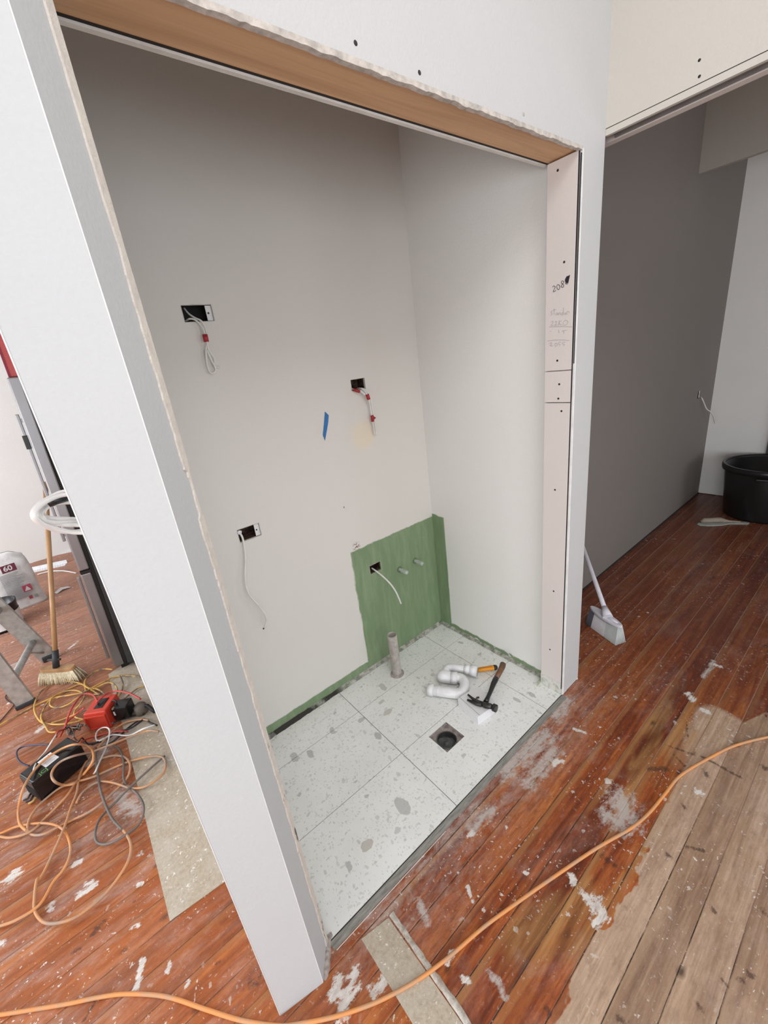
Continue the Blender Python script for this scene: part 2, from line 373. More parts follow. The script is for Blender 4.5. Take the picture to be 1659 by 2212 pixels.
    # paint specks and chips
    for (scl, th, kr0, st) in ((30, .15, .62, 1.0), (75, .18, .66, .8), (9.5, .075, .55, .7), (150, .22, .72, .7)):
        q = n.vm('MULTIPLY', n.vm('ADD', P, n.vm('SCALE', n.noise(P, 24, 4, .7, 0, True), .05)), (st, 1.0, 1.0))
        vv = n.vor(q, float(scl)); cr = n.sep(vv.outputs['Color'])
        thr = n.math('MULTIPLY', n.rng(cr[0], kr0, 1.0, 0, 1), th*1.6)
        mk = n.rng(n.math('SUBTRACT', thr, vv.outputs['Distance']), 0.0, .02)
        clump = n.math('MULTIPLY', n.rng(n.noise(P, 3.1, 3, .6), .42, .60, .06, 1), n.rng(X, 1.2, 2.2, 1, .55))
        mk = n.math('MULTIPLY', mk, n.math('MULTIPLY', clump, .92))
        col = n.mix(mk, col, (.70, .67, .62))
    # larger dried splats and smears where they lie
    at_ = n.t.nodes.new('ShaderNodeAttribute'); at_.attribute_name = 'stains'; A3 = n.sep(at_.outputs['Vector'])
    nz = n.math('SUBTRACT', n.noise(n.comb(n.math('ADD', X, n.math('MULTIPLY', Y, .5)), n.math('MULTIPLY', Y, 2.0), 0.0), 26, 5, .75), .5)
    nf = n.math('SUBTRACT', n.noise(P, 90, 3, .7), .5)
    nn = n.math('ADD', n.math('MULTIPLY', nz, 2.3), n.math('MULTIPLY', nf, .8))
    def lay(i, c, lo, hi, st): return n.mix(n.math('MULTIPLY', n.math('MULTIPLY', n.rng(n.math('ADD', A3[i], n.math('MULTIPLY', nn, n.rng(A3[i], 0, .25))), lo, hi), st), n.rng(A3[i], .001, .02)), col, c)
    col = lay(1, (.50, .46, .425), .38, .85, .85)
    col = lay(2, (.055, .030, .024), .48, .85, .72)
    col = lay(0, n.mix(n.rng(mott, .4, .65), (.74, .72, .68), (.50, .45, .41)), .47, .70, .95)
    n.col(col)
    n.set(n.b.inputs['Roughness'], n.rng(dm, 0, .5, .36, .75))
    h = n.math('SUBTRACT', n.math('MULTIPLY', grain, .3), n.math('MULTIPLY', n.rng(gap, .008, .03, 1, 0), 1.0))
    n.bump(n.math('ADD', h, n.math('MULTIPLY', fine, .25)), .45, .0015)
    return n.m
M_floor = floormat()

def terrazzo():
    n = NT('terrazzo_tile', .38, spec=.4); P = n.co
    wp = n.vm('ADD', P, n.vm('SCALE', n.noise(P, 30, 3, .6, 0, True), .022))
    col = n.mix(n.rng(n.noise(P, 7, 4), .35, .7), (.83, .835, .81), (.77, .775, .75))
    for (scl, th, k, c, st) in ((170, .42, .35, (.40, .41, .38), (1, .45, 1)), (90, .40, .50, (.42, .43, .40), (.5, 1, 1)), (46, .34, .70, (.42, .425, .405), (1, .6, 1)), (26, .30, .84, (.40, .405, .39), (.6, 1, 1)), (15.5, .36, .70, (.36, .365, .35), (1, .55, 1)), (14.0, .30, .92, (.42, .385, .35), (.7, 1, 1))):
        vv = n.vor(n.vm('MULTIPLY', wp, st), float(scl)); cr = n.sep(vv.outputs['Color'])
        thr = n.math('MULTIPLY', n.rng(cr[0], k, 1.0, .2, 1), n.rng(cr[0], k, k+.01)); thr = n.math('MULTIPLY', thr, th)
        mk = n.rng(n.math('SUBTRACT', thr, vv.outputs['Distance']), 0.0, .015)
        tint = n.mix(cr[1], c, tuple(min(1, x*1.35) for x in c))
        col = n.mix(n.math('MULTIPLY', mk, .75 if scl < 40 else .52), col, tint)
    n.col(col); return n.m
M_tile = terrazzo()

def underlay():
    n = NT('fibrous_underlay', .9); P = n.co
    a = n.noise(P, 90, 4, .7); b = n.noise(P, 9, 5, .7); c = n.noise(n.vm('ADD', P, (9, 2, 0)), 30, 5, .75)
    col = n.mix(n.rng(a, .3, .7), (.52, .45, .345), (.36, .30, .225))
    col = n.mix(n.rng(b, .45, .7, 0, .5), col, (.56, .53, .47))
    col = n.mix(n.rng(n.noise(P, 42, 5, .8), .60, .64, 0, .9), col, (.80, .78, .74))
    n.col(col).bump(a, .6, .002); return n.m
M_under = underlay()
def woodmat(name, c1, c2, sc=(1.5, 30, 30), rough=.55):
    n = NT(name, rough); g = n.noise(n.vm('MULTIPLY', n.co, sc), 1.5, 5, .6, .6)
    g2 = n.noise(n.vm('MULTIPLY', n.co, tuple(x*.25 for x in sc)), 1.5, 3)
    col = n.mix(n.rng(g, .3, .7), c1, c2); col = n.mix(n.rng(g2, .55, .62, 0, .30), col, tuple(x*.45 for x in c2))
    n.col(col).bump(g, .2, .001); return n.m
M_beam = woodmat('rough_pine', (.66, .40, .215), (.48, .27, .135), (1.2, 34, 10))
M_brushwood = woodmat('broom_wood', (.55, .33, .16), (.42, .23, .10), (10, 10, 3), .45)
M_hickory = woodmat('dark_handle_wood', (.20, .095, .045), (.10, .045, .022), (20, 20, 20), .4)

# ------------------------------------------------------------------ structure
XC = 1.573; YF = .74; ZL = 2.03; ZT = 3.3
def rects_with_holes(mb, ax, p0, p1, u0, u1, z0, z1, holes, mi=0):
    """slab between p0 and p1 along axis ax, spanning u (other horizontal axis) and z, cut by rectangular holes"""
    us = sorted({u0, u1, *[h[0] for h in holes], *[h[1] for h in holes]})
    zs = sorted({z0, z1, *[h[2] for h in holes], *[h[3] for h in holes]})
    for i in range(len(us)-1):
        for j in range(len(zs)-1):
            uc = (us[i]+us[i+1])/2; zc = (zs[j]+zs[j+1])/2
            if any(h[0] < uc < h[1] and h[2] < zc < h[3] for h in holes): continue
            if ax == 1: mb.box((us[i], p0, zs[j]), (us[i+1], p1, zs[j+1]), mi)
            else: mb.box((p0, us[i], zs[j]), (p1, us[i+1], zs[j+1]), mi)
    return mb
# timber floor (everything but the alcove)
f = MB()
# fine grid where the boards are seen close up, so that every dried splat keeps its own place
import numpy as np
GS = .006; gx0, gx1, gy0, gy1 = -.9, 2.1, -.3, .738
def grid(x0, x1, y0, y1):
    nx = int(round((x1-x0)/GS)); ny = int(round((y1-y0)/GS)); xs_ = np.linspace(x0, x1, nx+1); ys_ = np.linspace(y0, y1, ny+1)
    XX, YY = np.meshgrid(xs_, ys_); base = len(f.v)
    pts = list(zip(XX.ravel().tolist(), YY.ravel().tolist(), [0.0]*XX.size)); f.v += pts
    for j in range(ny):
        r0 = base + j*(nx+1)
        f.f += [[r0+i, r0+i+1, r0+nx+2+i, r0+nx+1+i] for i in range(nx)]
    f.mi += [0]*(nx*ny); f.sm += [False]*(nx*ny)
grid(-.9, 2.1, -.3, .738); grid(-.9, .05, .738, 3.3)
for a_, b_ in (((-3.2, -3), (4.6, -.3)), ((-3.2, -.3), (-.9, 5.5)), ((2.1, -.3), (4.6, .738)), ((-.9, 3.3), (.05, 5.5)), ((XC, .738), (4.6, 1.1)), ((.05, 1.7), (2.4, 5.5))):
    f.add([(a_[0], a_[1], 0), (b_[0], a_[1], 0), (b_[0], b_[1], 0), (a_[0], b_[1], 0)], [(0, 1, 2, 3)])
fo = MB(); fo.v = [Vector(p) if not isinstance(p, Vector) else p for p in f.v]; fo.f = f.f; fo.mi = f.mi; fo.sm = f.sm
fo = struct(fo.build('floor', M_floor))
V_ = np.array([v_.co[:2] for v_ in fo.data.vertices]); F3 = np.zeros((len(V_), 3))
for (u1, v1, u2, v2, hw, ty, s_) in patches:
    a_ = np.array(at(u1, v1)[:2]); b_ = np.array(at(u2, v2)[:2]); ba = b_-a_
    h_ = np.clip(((V_-a_) @ ba)/max(ba @ ba, 1e-8), 0, 1); d_ = np.linalg.norm(V_-a_-h_[:, None]*ba, axis=1)
    F3[:, ty] = np.maximum(F3[:, ty], np.clip(1 - d_/(2*hw), 0, 1)*(.75+.25*s_))
at3 = fo.data.attributes.new('stains', 'FLOAT_VECTOR', 'POINT'); at3.data.foreach_set('vector', F3.astype(np.float32).ravel())
# tiled alcove floor with square drain opening
DX0, DX1, DY0, DY1 = .845, .953, .912, 1.018
t = MB(); g = .0014
xs = [.13, .711, 1.311, 1.480]; ys = [.742, 1.043, 1.349, 1.535]
for i in range(3):
    for j in range(3):
        a = (xs[i]+g, ys[j]+g, -.010); b = (xs[i+1]-g, ys[j+1]-g, 0)
        if i == 1 and j == 0:
            t.box(a, (DX0, b[1], 0)); t.box((DX1, a[1], -.010), b); t.box((DX0, a[1], -.010), (DX1, DY0, 0)); t.box((DX0, DY1, -.010), (DX1, b[1], 0))
        else: t.box(a, b)
bed = [(.05, .745), (.05, 1.6)]
t2 = MB(); rects = [((.05, .74), (DX0, 1.6)), ((DX1, .74), (XC, 1.6)), ((DX0, .74), (DX1, DY0)), ((DX0, DY1), (DX1, 1.6))]
for a, b in rects: t2.box((*a, -.03), (*b, -.0102))
M_grout = flat('grout_gap', (.10, .10, .09), .9)
struct(t.build('floor_tiles', M_tile)); struct(t2.build('floor_screed', M_grout))
# membrane strip and dark joint in front of tiles
s = MB(); s.box((.165, .7395, -.004), (1.43, .7425, .0006)); s.build('trim_1', M_gap)['kind'] = 'structure'
n = NT('membrane_grey', .8); q = n.noise(n.vm('MULTIPLY', n.co, (4, 30, 1)), 4, 5, .7)
n.col(n.mix(n.rng(q, .35, .65), (.33, .32, .29), (.17, .165, .15))).bump(q, .5, .002)
s = MB(); s.box((.165, .716, 0), (1.43, .7395, .0012)); s.box((.17, .712, 0), (.62, .7135, .0014), 1)
struct(s.build('trim_2', [n.m, M_putty]))

# alcove back wall with the cut-outs
H1 = (.448, .545, 1.722, 1.772); H2 = (1.063, 1.138, 1.420, 1.466); H3 = (.437, .526, .934, .987); H4 = (1.016, 1.086, .532, .580)
mb = rects_with_holes(MB(), 1, 1.535, 1.546, .05, 1.60, 0, 2.75, [H1, H2, H3, H4])
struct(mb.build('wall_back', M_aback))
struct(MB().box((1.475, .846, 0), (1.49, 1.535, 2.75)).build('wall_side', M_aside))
struct(MB().box((.06, .80, 0), (.13, 1.535, 2.75)).build('wall_partition', M_wall))
struct(MB().box((.0, .86, 2.75), (1.56, 1.6, 2.80)).build('ceiling_alcove', M_wall))
# wall behind the cavities so nothing leaks
struct(MB().box((.0, 1.62, 0), (2.4, 1.66, ZT)).build('wall_rear', M_wall))
# front wall: facing board with pencil-thin edges, pier, header
h = MB()
h.box((-.0, YF, ZL), (XC, YF+.011, ZT)); h.box((1.436, YF, 0), (XC, YF+.011, ZL))
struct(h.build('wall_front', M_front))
def rough_strip(x0, x1, y0, y1, z, n=60, amp=.004, along='x'):
    mb = MB(); vs_ = []
    for i in range(n+1):
        t_ = i/n; x = x0+(x1-x0)*t_
        a = amp*(noise.noise(Vector((x*30, z*7, 3))) + .5*noise.noise(Vector((x*90, z*7, 9))))
        vs_ += [(x, y0, z+.006), (x, y0, z-.004+a), (x, y1, z-.004+a*.7), (x, y1, z+.006)]
    fs = []
    for i in range(n):
        for k in range(3): fs.append((4*i+k, 4*i+k+1, 4*i+k+5, 4*i+k+4))
    return mb.add(vs_, fs)
struct(rough_strip(.10, 1.437, YF-.0012, YF+.011, ZL, 140).build('trim_3', M_edge))
e = MB().box((.10, .852, ZL-.003), (1.436, .862, ZL+.3)); struct(e.build('trim_4', M_putty))
e = MB().box((.06, .8465, ZL+.001), (1.475, .852, ZL+.2)); struct(e.build('trim_5', M_dark))
b = MB().box((.10, .7515, ZL+.002), (1.45, .8465, ZL+.10)); o = b.build('beam', M_beam); struct(o); o.name = 'lintel_beam'
# right-hand pier core
struct(MB().box((1.446, YF+.013, 0), (XC, .846, ZT)).build('wall_pier', M_board))
struct(MB().box((1.49, .846, 0), (XC, 1.70, ZT)).build('wall_pier_rear', M_wall))
# jamb lining in three pieces
for k, (z0, z1) in enumerate(((.004, 1.309), (1.312, 1.418), (1.421, ZL-.002))):
    jb = MB().box((1.430 + (.0008 if k == 1 else 0), .7475, z0), (1.4455, .846, z1)); struct(jb.build('trim_%d' % (6+k), M_board, bevel=.0012))
# pale paper edge running beside the jamb
pe = MB()
for i in range(60):
    z0 = i*ZL/60; z1 = (i+1)*ZL/60; t0 = i/60
    wv = .004+.0025*noise.noise(Vector((0, 0, z0*6)))
    x0 = 1.4335 + max(0, z0-1.25)*.003
    pe.box((x0, YF-.0022, z0), (x0+wv+.003, YF+.004, z1))
struct(pe.build('trim_9', flat('paper_edge_white', (.88, .87, .86), .6)))
pg = MB(); pg.box((1.4305, YF+.0045, .03), (1.4325, .7475, ZL)); pg.add([(1.430, YF+.001, 1.44), (1.4335, YF-.0004, 1.44), (1.4365, YF-.0004, ZL-.01), (1.430, YF+.001, ZL-.01)], [(0,1,2,3)]); struct(pg.build('trim_10', M_gap))
# smeared green and plaster at the foot of the jamb
n = NT('smeared_green', .8); q = n.noise(n.co, 40, 5, .7); z_ = n.sep(n.co)[2]
n.col(n.mix(n.rng(n.math('ADD', q, n.math('MULTIPLY', z_, 2.0)), .45, .58), (.42, .47, .37), (.68, .655, .625)))
mbb = MB(); mbb.box((1.4285, .7485, 0), (1.4297, .846, .062)); mbb.box((1.40, .846, 0), (1.475, .860, .006)); struct(mbb.build('trim_11', n.m))
# grout smear along the alcove's walls
sm = MB(); 
def aw(q, k): return .004+.006*noise.noise(Vector((q*14, k, 0)))+.003*noise.noise(Vector((q*60, k, 2)))
for i in range(130):
    x0 = .15+i*.01; x1 = x0+.01; a0, a1 = aw(x0, 1), aw(x1, 1)
    sm.add([(x0, 1.5345, .010+a0), (x1, 1.5345, .010+a1), (x1, 1.520-a1, .0006), (x0, 1.520-a0, .0006)], [(0,3,2,1)])
for i in range(67):
    y0 = .86+i*.01; y1 = y0+.01; a0, a1 = aw(y0, 4), aw(y1, 4)
    sm.add([(1.4748, y0, .008+a0), (1.4748, y1, .008+a1), (1.462-a1, y1, .0006), (1.462-a0, y0, .0006)], [(0,1,2,3)])
n = NT('grout_smear', .85); q = n.noise(n.co, 30, 5, .7)
dk = n.math('MULTIPLY', n.rng(n.sep(n.co)[0], .78, .70), n.rng(n.noise(n.co, 12, 3), .40, .52)); n.col(n.mix(dk, n.mix(n.rng(q, .42, .60), (.20, .22, .165), (.50, .475, .44)), (.035, .03, .025)))
struct(sm.build('trim_12', n.m))

# left column with splayed return
A = (-.008, .706); B = (.107, .683); Cc = (.160, .748)
cp = [A, B, Cc, (.160, .800), (.132, .800), (.004, .86)]
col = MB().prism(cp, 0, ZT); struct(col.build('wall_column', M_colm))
bd = MB()
for P_ in (A, B):
    bd.prism([(P_[0]-.0008, P_[1]-.0009), (P_[0]+.0008, P_[1]-.0009), (P_[0]+.0009, P_[1]+.0006), (P_[0]-.0008, P_[1]+.0008)], 0.004, ZT-.2)
struct(bd.build('trim_13', M_bead))
# broken board edge along the return
n = NT('torn_plaster', .85); q = n.noise(n.co, 45, 5, .7); q2 = n.noise(n.vm('MULTIPLY', n.co, (1, 1, .25)), 60, 4, .7)
c_ = n.mix(n.rng(q, .4, .65), (.62, .575, .53), (.70, .655, .575)); zz = n.sep(n.co)[2]
c_ = n.mix(n.math('MULTIPLY', n.rng(q2, .60, .66), n.rng(zz, .95, .6, .15, .9)), c_, (.09, .055, .04)); n.col(c_).bump(q, .8, .003)
M_torn = n.m
dBC = (Vector((Cc[0], Cc[1], 0)) - Vector((B[0], B[1], 0))).normalized(); nBC = Vector((dBC.y, -dBC.x, 0))
tb = MB(); NZ = 420; vs_ = []
for i in range(NZ+1):
    z = i*ZL*1.02/NZ
    a = noise.noise(Vector((0, 3, z*9)))*.5 + noise.noise(Vector((0, 7, z*34)))*.35 + noise.noise(Vector((5, 7, z*110)))*.2
    a *= .0075 if z < 1.75 else .004
    big = .010 if (1.315 < z < 1.40) else 0
    inner = Vector((Cc[0], Cc[1], z)) - dBC*(.015 + a + (-big*.6))
    out = Vector((Cc[0], Cc[1], z)) + dBC*(.0035 + .3*a - big*.45)
    for (p, hgt) in ((inner, .0002), (inner + dBC*.001, .0030), (out - dBC*.002, .0036), (out, .0005), (out + dBC*.002, -.012)):
        vs_.append(p + nBC*hgt)
fs = []
for i in range(NZ):
    for k in range(4): fs.append((5*i+k, 5*i+k+1, 5*i+k+6, 5*i+k+5))
tb.add(vs_, fs); struct(tb.build('trim_14', M_torn))
# plaster lump at the column's foot
pl = MB(); 
NQ = 26; vs_ = []
for i in range(NQ+1):
    for j in range(NQ+1):
        x = .098+.082*i/NQ; y = .672+.085*j/NQ
        d_ = abs((Vector((x, y, 0))-Vector((B[0], B[1], 0))).dot(nBC)); al = (Vector((x, y, 0))-Vector((B[0], B[1], 0))).dot(dBC)
        h_ = .011*math.exp(-(d_/.011)**2)*max(0, min(1, al/.02))*(.8+.8*noise.noise(Vector((x*120, y*120, 2)))) - .0016
        vs_.append((x, y, max(-.002, h_)))
pl.add(vs_, [(i*(NQ+1)+j, (i+1)*(NQ+1)+j, (i+1)*(NQ+1)+j+1, i*(NQ+1)+j+1) for i in range(NQ) for j in range(NQ)], sm=True)
struct(pl.build('trim_15', M_dust))

# header wall above the opening of the next room, with sliding door track
hd = MB(); hd.box((XC, -3, 2.099), (XC+.012, YF+.02, ZT)); struct(hd.build('wall_right', M_warm))
hd = MB(); hd.box((XC+.0005, -3, 2.081), (XC+.013, YF+.0, 2.0972)); struct(hd.build('trim_16', M_warm))
hd = MB(); hd.box((XC+.0002, -3, 2.0972), (XC+.012, YF, 2.099)); struct(hd.build('trim_17', M_gap))
M_track = flat('door_track_metal', (.30, .28, .27), .45, .4)
hd = MB(); hd.box((XC+.013, -3, 2.092), (XC+.030, YF, 2.14), 0); hd.box((XC+.044, -3, 2.093), (XC+.060, YF, 2.14), 0); hd.box((XC+.030, -3, 2.12), (XC+.044, YF, 2.14), 1)
hd.box((XC+.060, -3, 2.087), (XC+.068, YF, 2.14), 2); hd.box((XC+.068, -3, 2.084), (XC+.098, 1.08, 2.14), 3)
struct(hd.build('trim_18', [M_track, M_gap, M_track, M_board]))
struct(MB().box((XC+.012, -3, 2.14), (XC+.098, YF+.1, ZT)).build('wall_right_inner', M_board))
struct(MB().box((XC-.03, .846, 0), (XC, 1.085, ZT)).build('wall_pier_end', M_warm))
# next room
H5 = (4.10, 4.175, .925, .985)
struct(rects_with_holes(MB(), 1, 1.085, 1.097, XC-.02, 4.6, 0.006, 2.95, [H5]).build('wall_room_north', M_room))
struct(MB().box((4.51, -3, .006), (4.60, 1.085, 2.95)).build('wall_room_east', M_roomw))
struct(rects_with_holes(MB(), 1, -3.05, -2.95, XC+.09, 4.6, 0, 2.95, [(2.4, 3.8, .35, 1.65)]).build('wall_room_south', M_roomw))
struct(MB().box((XC+.09, -3, 2.80), (4.6, 1.1, 2.95)).build('ceiling_room', M_roomw))
struct(MB().box((3.535, -3, 2.355), (3.575, 1.085, 2.80)).build('ceiling_bulkhead', wallmat('bulkhead_paint', (.40, .37, .335), .3)))
struct(MB().box((XC+.1, 1.078, .0), (4.51, 1.0855, .008)).build('baseboard_north', M_gap))
dr = MB().box((4.49, -.35, 0), (4.512, .665, 2.06)); struct(dr.build('door_1', flat('dark_door_paint', (.05, .05, .055), .5)))
# main room shell
def wall_open(name, ax, p0, p1, u0, u1, holes): return struct(rects_with_holes(MB(), ax, p0, p1, u0, u1, 0, ZT, holes).build(name, M_wall))
wall_open('wall_left', 0, -3.3, -3.2, -3, 5.5, [(2.0, 4.4, .7, 2.5), (-2.3, -.1, .4, 2.1)])
wall_open('wall_behind', 1, -3.1, -3.0, -3.2, XC, [(-1.1, 1.3, .15, 2.05)])
struct(MB().box((-3.2, 5.45, 0), (2.4, 5.55, ZT)).build('wall_far', M_roomw))
cm = MB(); 
for a, b in (((-3.2, -3), (-.65, 5.5)), ((.95, -3), (2.4, 5.5)), ((-.65, -3), (.95, -1.75)), ((-.65, -.15), (.95, 5.5))): cm.box((*a, ZT), (*b, ZT+.1))
struct(cm.build('ceiling', M_wall))
struct(MB().box((2.3, 1.66, 0), (2.4, 5.5, ZT)).build('wall_kitchen_side', M_wall))

# ------------------------------------------------------------------ things on the front wall
for (u, v, big, lab) in ((768, 93, 1, 'dark countersunk screw above the lintel, leftmost of three in white board'), (906, 157, 1, 'dark countersunk screw above the middle of the timber lintel'), (1131, 247, 0, 'pale sunken screw above the right end of the timber lintel')):
    p = on(u, v, 1, YF)
    mbx = MB().lathe([(.0, -.0004), (.0035, -.0004), (.0042, .0002), (.0034, .0006), (0, .0004)], n=14, M=Matrix.Translation((p.x, YF-.0001, p.z)) @ Matrix.Rotation(math.pi/2, 4, 'X'))
    tag(mbx.build('screw', M_ink if big else M_grey), lab, 'screw', 'screws above the opening')
for i, (u, v) in enumerate(((1219, 566), (1204, 779), (1208, 830), (1206, 861), (1213, 888), (1199, 1058), (1196, 1277), (1188, 1403), (1205, 368))):
    p = on(u, v, 0, 1.430); labs = ['black screw head above the handwritten 2085 on the jamb', 'black screw head just below the pencilled 2055 on the jamb', 'upper black screw head in the short middle jamb board', 'lower black screw head in the short middle jamb board', 'black screw head just under the lower jamb board seam', 'black screw head halfway up the lower jamb board', 'black screw head in the lower jamb board, second from floor', 'black screw head lowest on the jamb near the floor', 'small dark screw at the very top of the jamb below the lintel']
    mbx = MB().lathe([(0, -.0003), (.0034, -.0003), (.0036, .0005), (0, .0007)], n=14, M=Matrix.Translation((1.4305 if i in (2, 3) else 1.4298, p.y, p.z)) @ Matrix.Rotation(-math.pi/2, 4, 'Y'))
    tag(mbx.build('screw', M_ink), labs[i], 'screw', 'screws down the jamb')
for (u, v, lab) in ((1511, 130, 'upper of two small dark screws in the warm white header wall'), (1511, 165, 'lower of two small dark screws, just above the door track')):
    p = on(u, v, 0, XC)
    mbx = MB().lathe([(0, -.0003), (.003, -.0003), (.0034, .0005), (0, .0006)], n=12, M=Matrix.Translation((XC-.0001, p.y, p.z)) @ Matrix.Rotation(-math.pi/2, 4, 'Y'))
    tag(mbx.build('screw', M_ink), lab, 'screw', 'screws in the header wall')

# handwriting on the jamb
def z8(a, b): return on(1150+a/3.685, 300+b/3.685, 0, 1.4293)
def strokes(name, L, rad, mat, label=None, fill=None):
    mb = MB()
    for s_ in L:
        pts = [z8(*q) for q in s_]
        if len(pts) > 2: pts = catmull(pts, 4)
        mb.tube(pts, rad, 5)
    if fill:
        P_ = [z8(*q) for q in fill]; mb.add(P_, [list(range(len(P_)))]); mb.add([p - Vector((.0004, 0, 0)) for p in P_], [list(range(len(P_)))])
    o = mb.build(name, mat); 
    o['kind'] = 'structure'
    return o
strokes('handwriting', [[(160,1180),(170,1170),(182,1178),(176,1192),(166,1216),(176,1214),(188,1206)], [(200,1160),(194,1175),(200,1195),(212,1198),(220,1180),(212,1162),(200,1160)],
    [(250,1135),(236,1130),(230,1145),(245,1158),(250,1175),(238,1182),(230,1170),(245,1150),(250,1135)], [(262,1150),(280,1155),(292,1110),(298,1082)]], .00075, M_ink,
    fill=[(262,1115),(272,1095),(298,1085),(290,1120),(285,1145),(268,1150),(259,1130)])
strokes('handwriting_pencil', [[(160,1370),(148,1375),(156,1395),(146,1405)], [(175,1350),(172,1400)], [(165,1362),(190,1358)], [(200,1385),(188,1388),(188,1400),(200,1398),(202,1385),(204,1402)],
    [(212,1400),(212,1385),(222,1385),(224,1400)], [(240,1385),(230,1390),(232,1400),(242,1398),(250,1345),(244,1402)], [(262,1383),(254,1392),(262,1400),(268,1390),(262,1383)], [(278,1400),(276,1378),(286,1372),(298,1385)],
    [(150,1458),(162,1450),(166,1462),(148,1485),(170,1483)], [(178,1458),(192,1452),(192,1465),(178,1485),(200,1480)], [(214,1445),(210,1485)], [(232,1445),(212,1465),(236,1482)], [(262,1442),(246,1460),(250,1480),(270,1478),(284,1455),(262,1442)],
    [(135,1497),(230,1493),(318,1496)], [(140,1532),(150,1530)], [(208,1520),(214,1546)], [(235,1530),(270,1522)], [(250,1528),(252,1550)], [(122,1608),(200,1600),(296,1604)],
    [(135,1630),(150,1622),(155,1632),(140,1645),(165,1648)], [(185,1625),(178,1640),(190,1650),(200,1635),(185,1625)], [(225,1618),(210,1620),(208,1632),(222,1636),(215,1650)], [(262,1618),(242,1620),(240,1632),(256,1636),(248,1650)]], .0004, M_pencil)

# ------------------------------------------------------------------ wall boxes and cables in the alcove
n = NT('cavity_brown', .9); q = n.noise(n.co, 45, 5, .7); n.col(n.mix(n.rng(q, .42, .62), (.018, .010, .008), (.15, .075, .05))); M_cav = n.m
def cutout(H, label, dark, y0=1.546, side=True, metal=True, depth=.055):
    cx = (H[0]+H[1])/2; cz = (H[2]+H[3])/2
    t_ = empty('wall_cutout', (cx, y0, cz), label, 'wall box', group=None)
    m_ = .006; mb = MB()
    x0, x1, z0, z1 = H[0]-m_, H[1]+m_, H[2]-m_, H[3]+m_
    P = [(x0,y0,z0),(x1,y0,z0),(x1,y0,z1),(x0,y0,z1),(x0,y0+depth,z0),(x1,y0+depth,z0),(x1,y0+depth,z1),(x0,y0+depth,z1)]
    mb.add(P, [(4,5,6,7),(0,1,5,4),(2,3,7,6),(1,2,6,5),(3,0,4,7)]); mb.build('cavity', M_dark if dark else M_cav, t_)
    if metal:
        br = MB(); br.box((H[1]-.020, y0-.005, H[2]+.002), (H[1]-.001, y0-.003, H[3]-.002)); br.lathe([(0,0),(.003,0),(.003,.002),(0,.002)], n=10, mi=1, M=Matrix.Translation((H[1]-.013, y0-.0045, cz)) @ Matrix.Rotation(math.pi/2, 4, 'X'))
        br.build('bracket', [M_white, M_ink], t_)
    ch = MB(); n_ = 64; ri = []; ro = []
    for k in range(n_):
        t0 = k/n_*4; sd = int(t0); f_ = t0-sd
        q = [(H[0]+f_*(H[1]-H[0]), H[2]), (H[1], H[2]+f_*(H[3]-H[2])), (H[1]-f_*(H[1]-H[0]), H[3]), (H[0], H[3]-f_*(H[3]-H[2]))][sd]
        dx, dz = q[0]-cx, q[1]-cz; L_ = math.hypot(dx, dz); e_ = .0012+.0016*abs(noise.noise(Vector((q[0]*300, q[1]*300, 1))))
        ri.append((q[0]-dx/L_*.0006, y0-.0112, q[1]-dz/L_*.0006)); ro.append((q[0]+dx/L_*e_, y0-.0114, q[1]+dz/L_*e_))
    ch.add(ri+ro, [(k, (k+1) % n_, n_+(k+1) % n_, n_+k)[::-1] for k in range(n_)]); ch.build('chipped_rim', M_edge, t_)
    return t_
cutout(H1, 'large dark rectangular hole cut in the back wall, highest on the left', True)
cutout(H2, 'small square hole in the back wall above the yellowish stain', False, metal=False)
cutout(H3, 'rectangular hole with metal bracket low on the left of back wall', False)
cutout(H4, 'hole cut in the green painted area beside the water pipes', False, metal=False)
cutout(H5, 'small dark hole in the shadowed wall of the room on the right', True, y0=1.097, metal=True)

def cable(name, label, pts, r, mat, cat='cable', k=6, group=None, n=8):
    c0 = Vector(pts[0]); mb = MB().tube(catmull(pts, k), r, n)
    return tag(mb.build(name, mat, org=c0), label, cat, group)
def W(u, v, y): return on(u, v, 1, y)
def Z5(a, b, y): return on(380+a/3.456, 640+b/3.456, 1, y)      # two crops of the back wall
def Z6(a, b, y): return on(480+a/3.19, 1080+b/3.19, 1, y)
e1 = empty('electrical_cable', Z5(70, 170, 1.53), 'pair of white cables with one red tape band hanging from the highest hole', 'cable')
MB().tube(catmull([Z5(60, 88, 1.575), Z5(95, 130, 1.55), Z5(140, 160, 1.53), Z5(195, 190, 1.515), Z5(225, 260, 1.515), Z5(232, 330, 1.515), Z5(225, 420, 1.518), Z5(235, 520, 1.52), Z5(262, 572, 1.52), Z5(290, 565, 1.52), Z5(295, 535, 1.52), Z5(262, 470, 1.518), Z5(232, 400, 1.515)], 6), .0030, 8).build('cable_loop', M_cable, e1)
MB().tube(catmull([Z5(72, 186, 1.56), Z5(105, 168, 1.535), Z5(150, 180, 1.52), Z5(195, 230, 1.512), Z5(222, 300, 1.512), Z5(245, 400, 1.515), Z5(285, 460, 1.52), Z5(292, 520, 1.525), Z5(325, 530, 1.53)], 6), .0030, 8).build('cable_end', M_cable, e1)
MB().tube([Z5(216, 285, 1.513), Z5(228, 340, 1.513)], .0085, 12).build('tape_band', M_redtape, e1)
e2 = empty('electrical_cable', Z5(1370, 690, 1.53), 'white cables with three red tape bands hanging from the small square hole', 'cable')
def lines2(d): return [Z5(1350+d, 690, 1.56), Z5(1380+d, 688, 1.525), Z5(1412+d, 710, 1.512), Z5(1432+d, 750, 1.508), Z5(1448+d, 810, 1.510), Z5(1462+d, 900, 1.514), Z5(1474+d, 970, 1.516), Z5(1482+d, 1032, 1.518)]
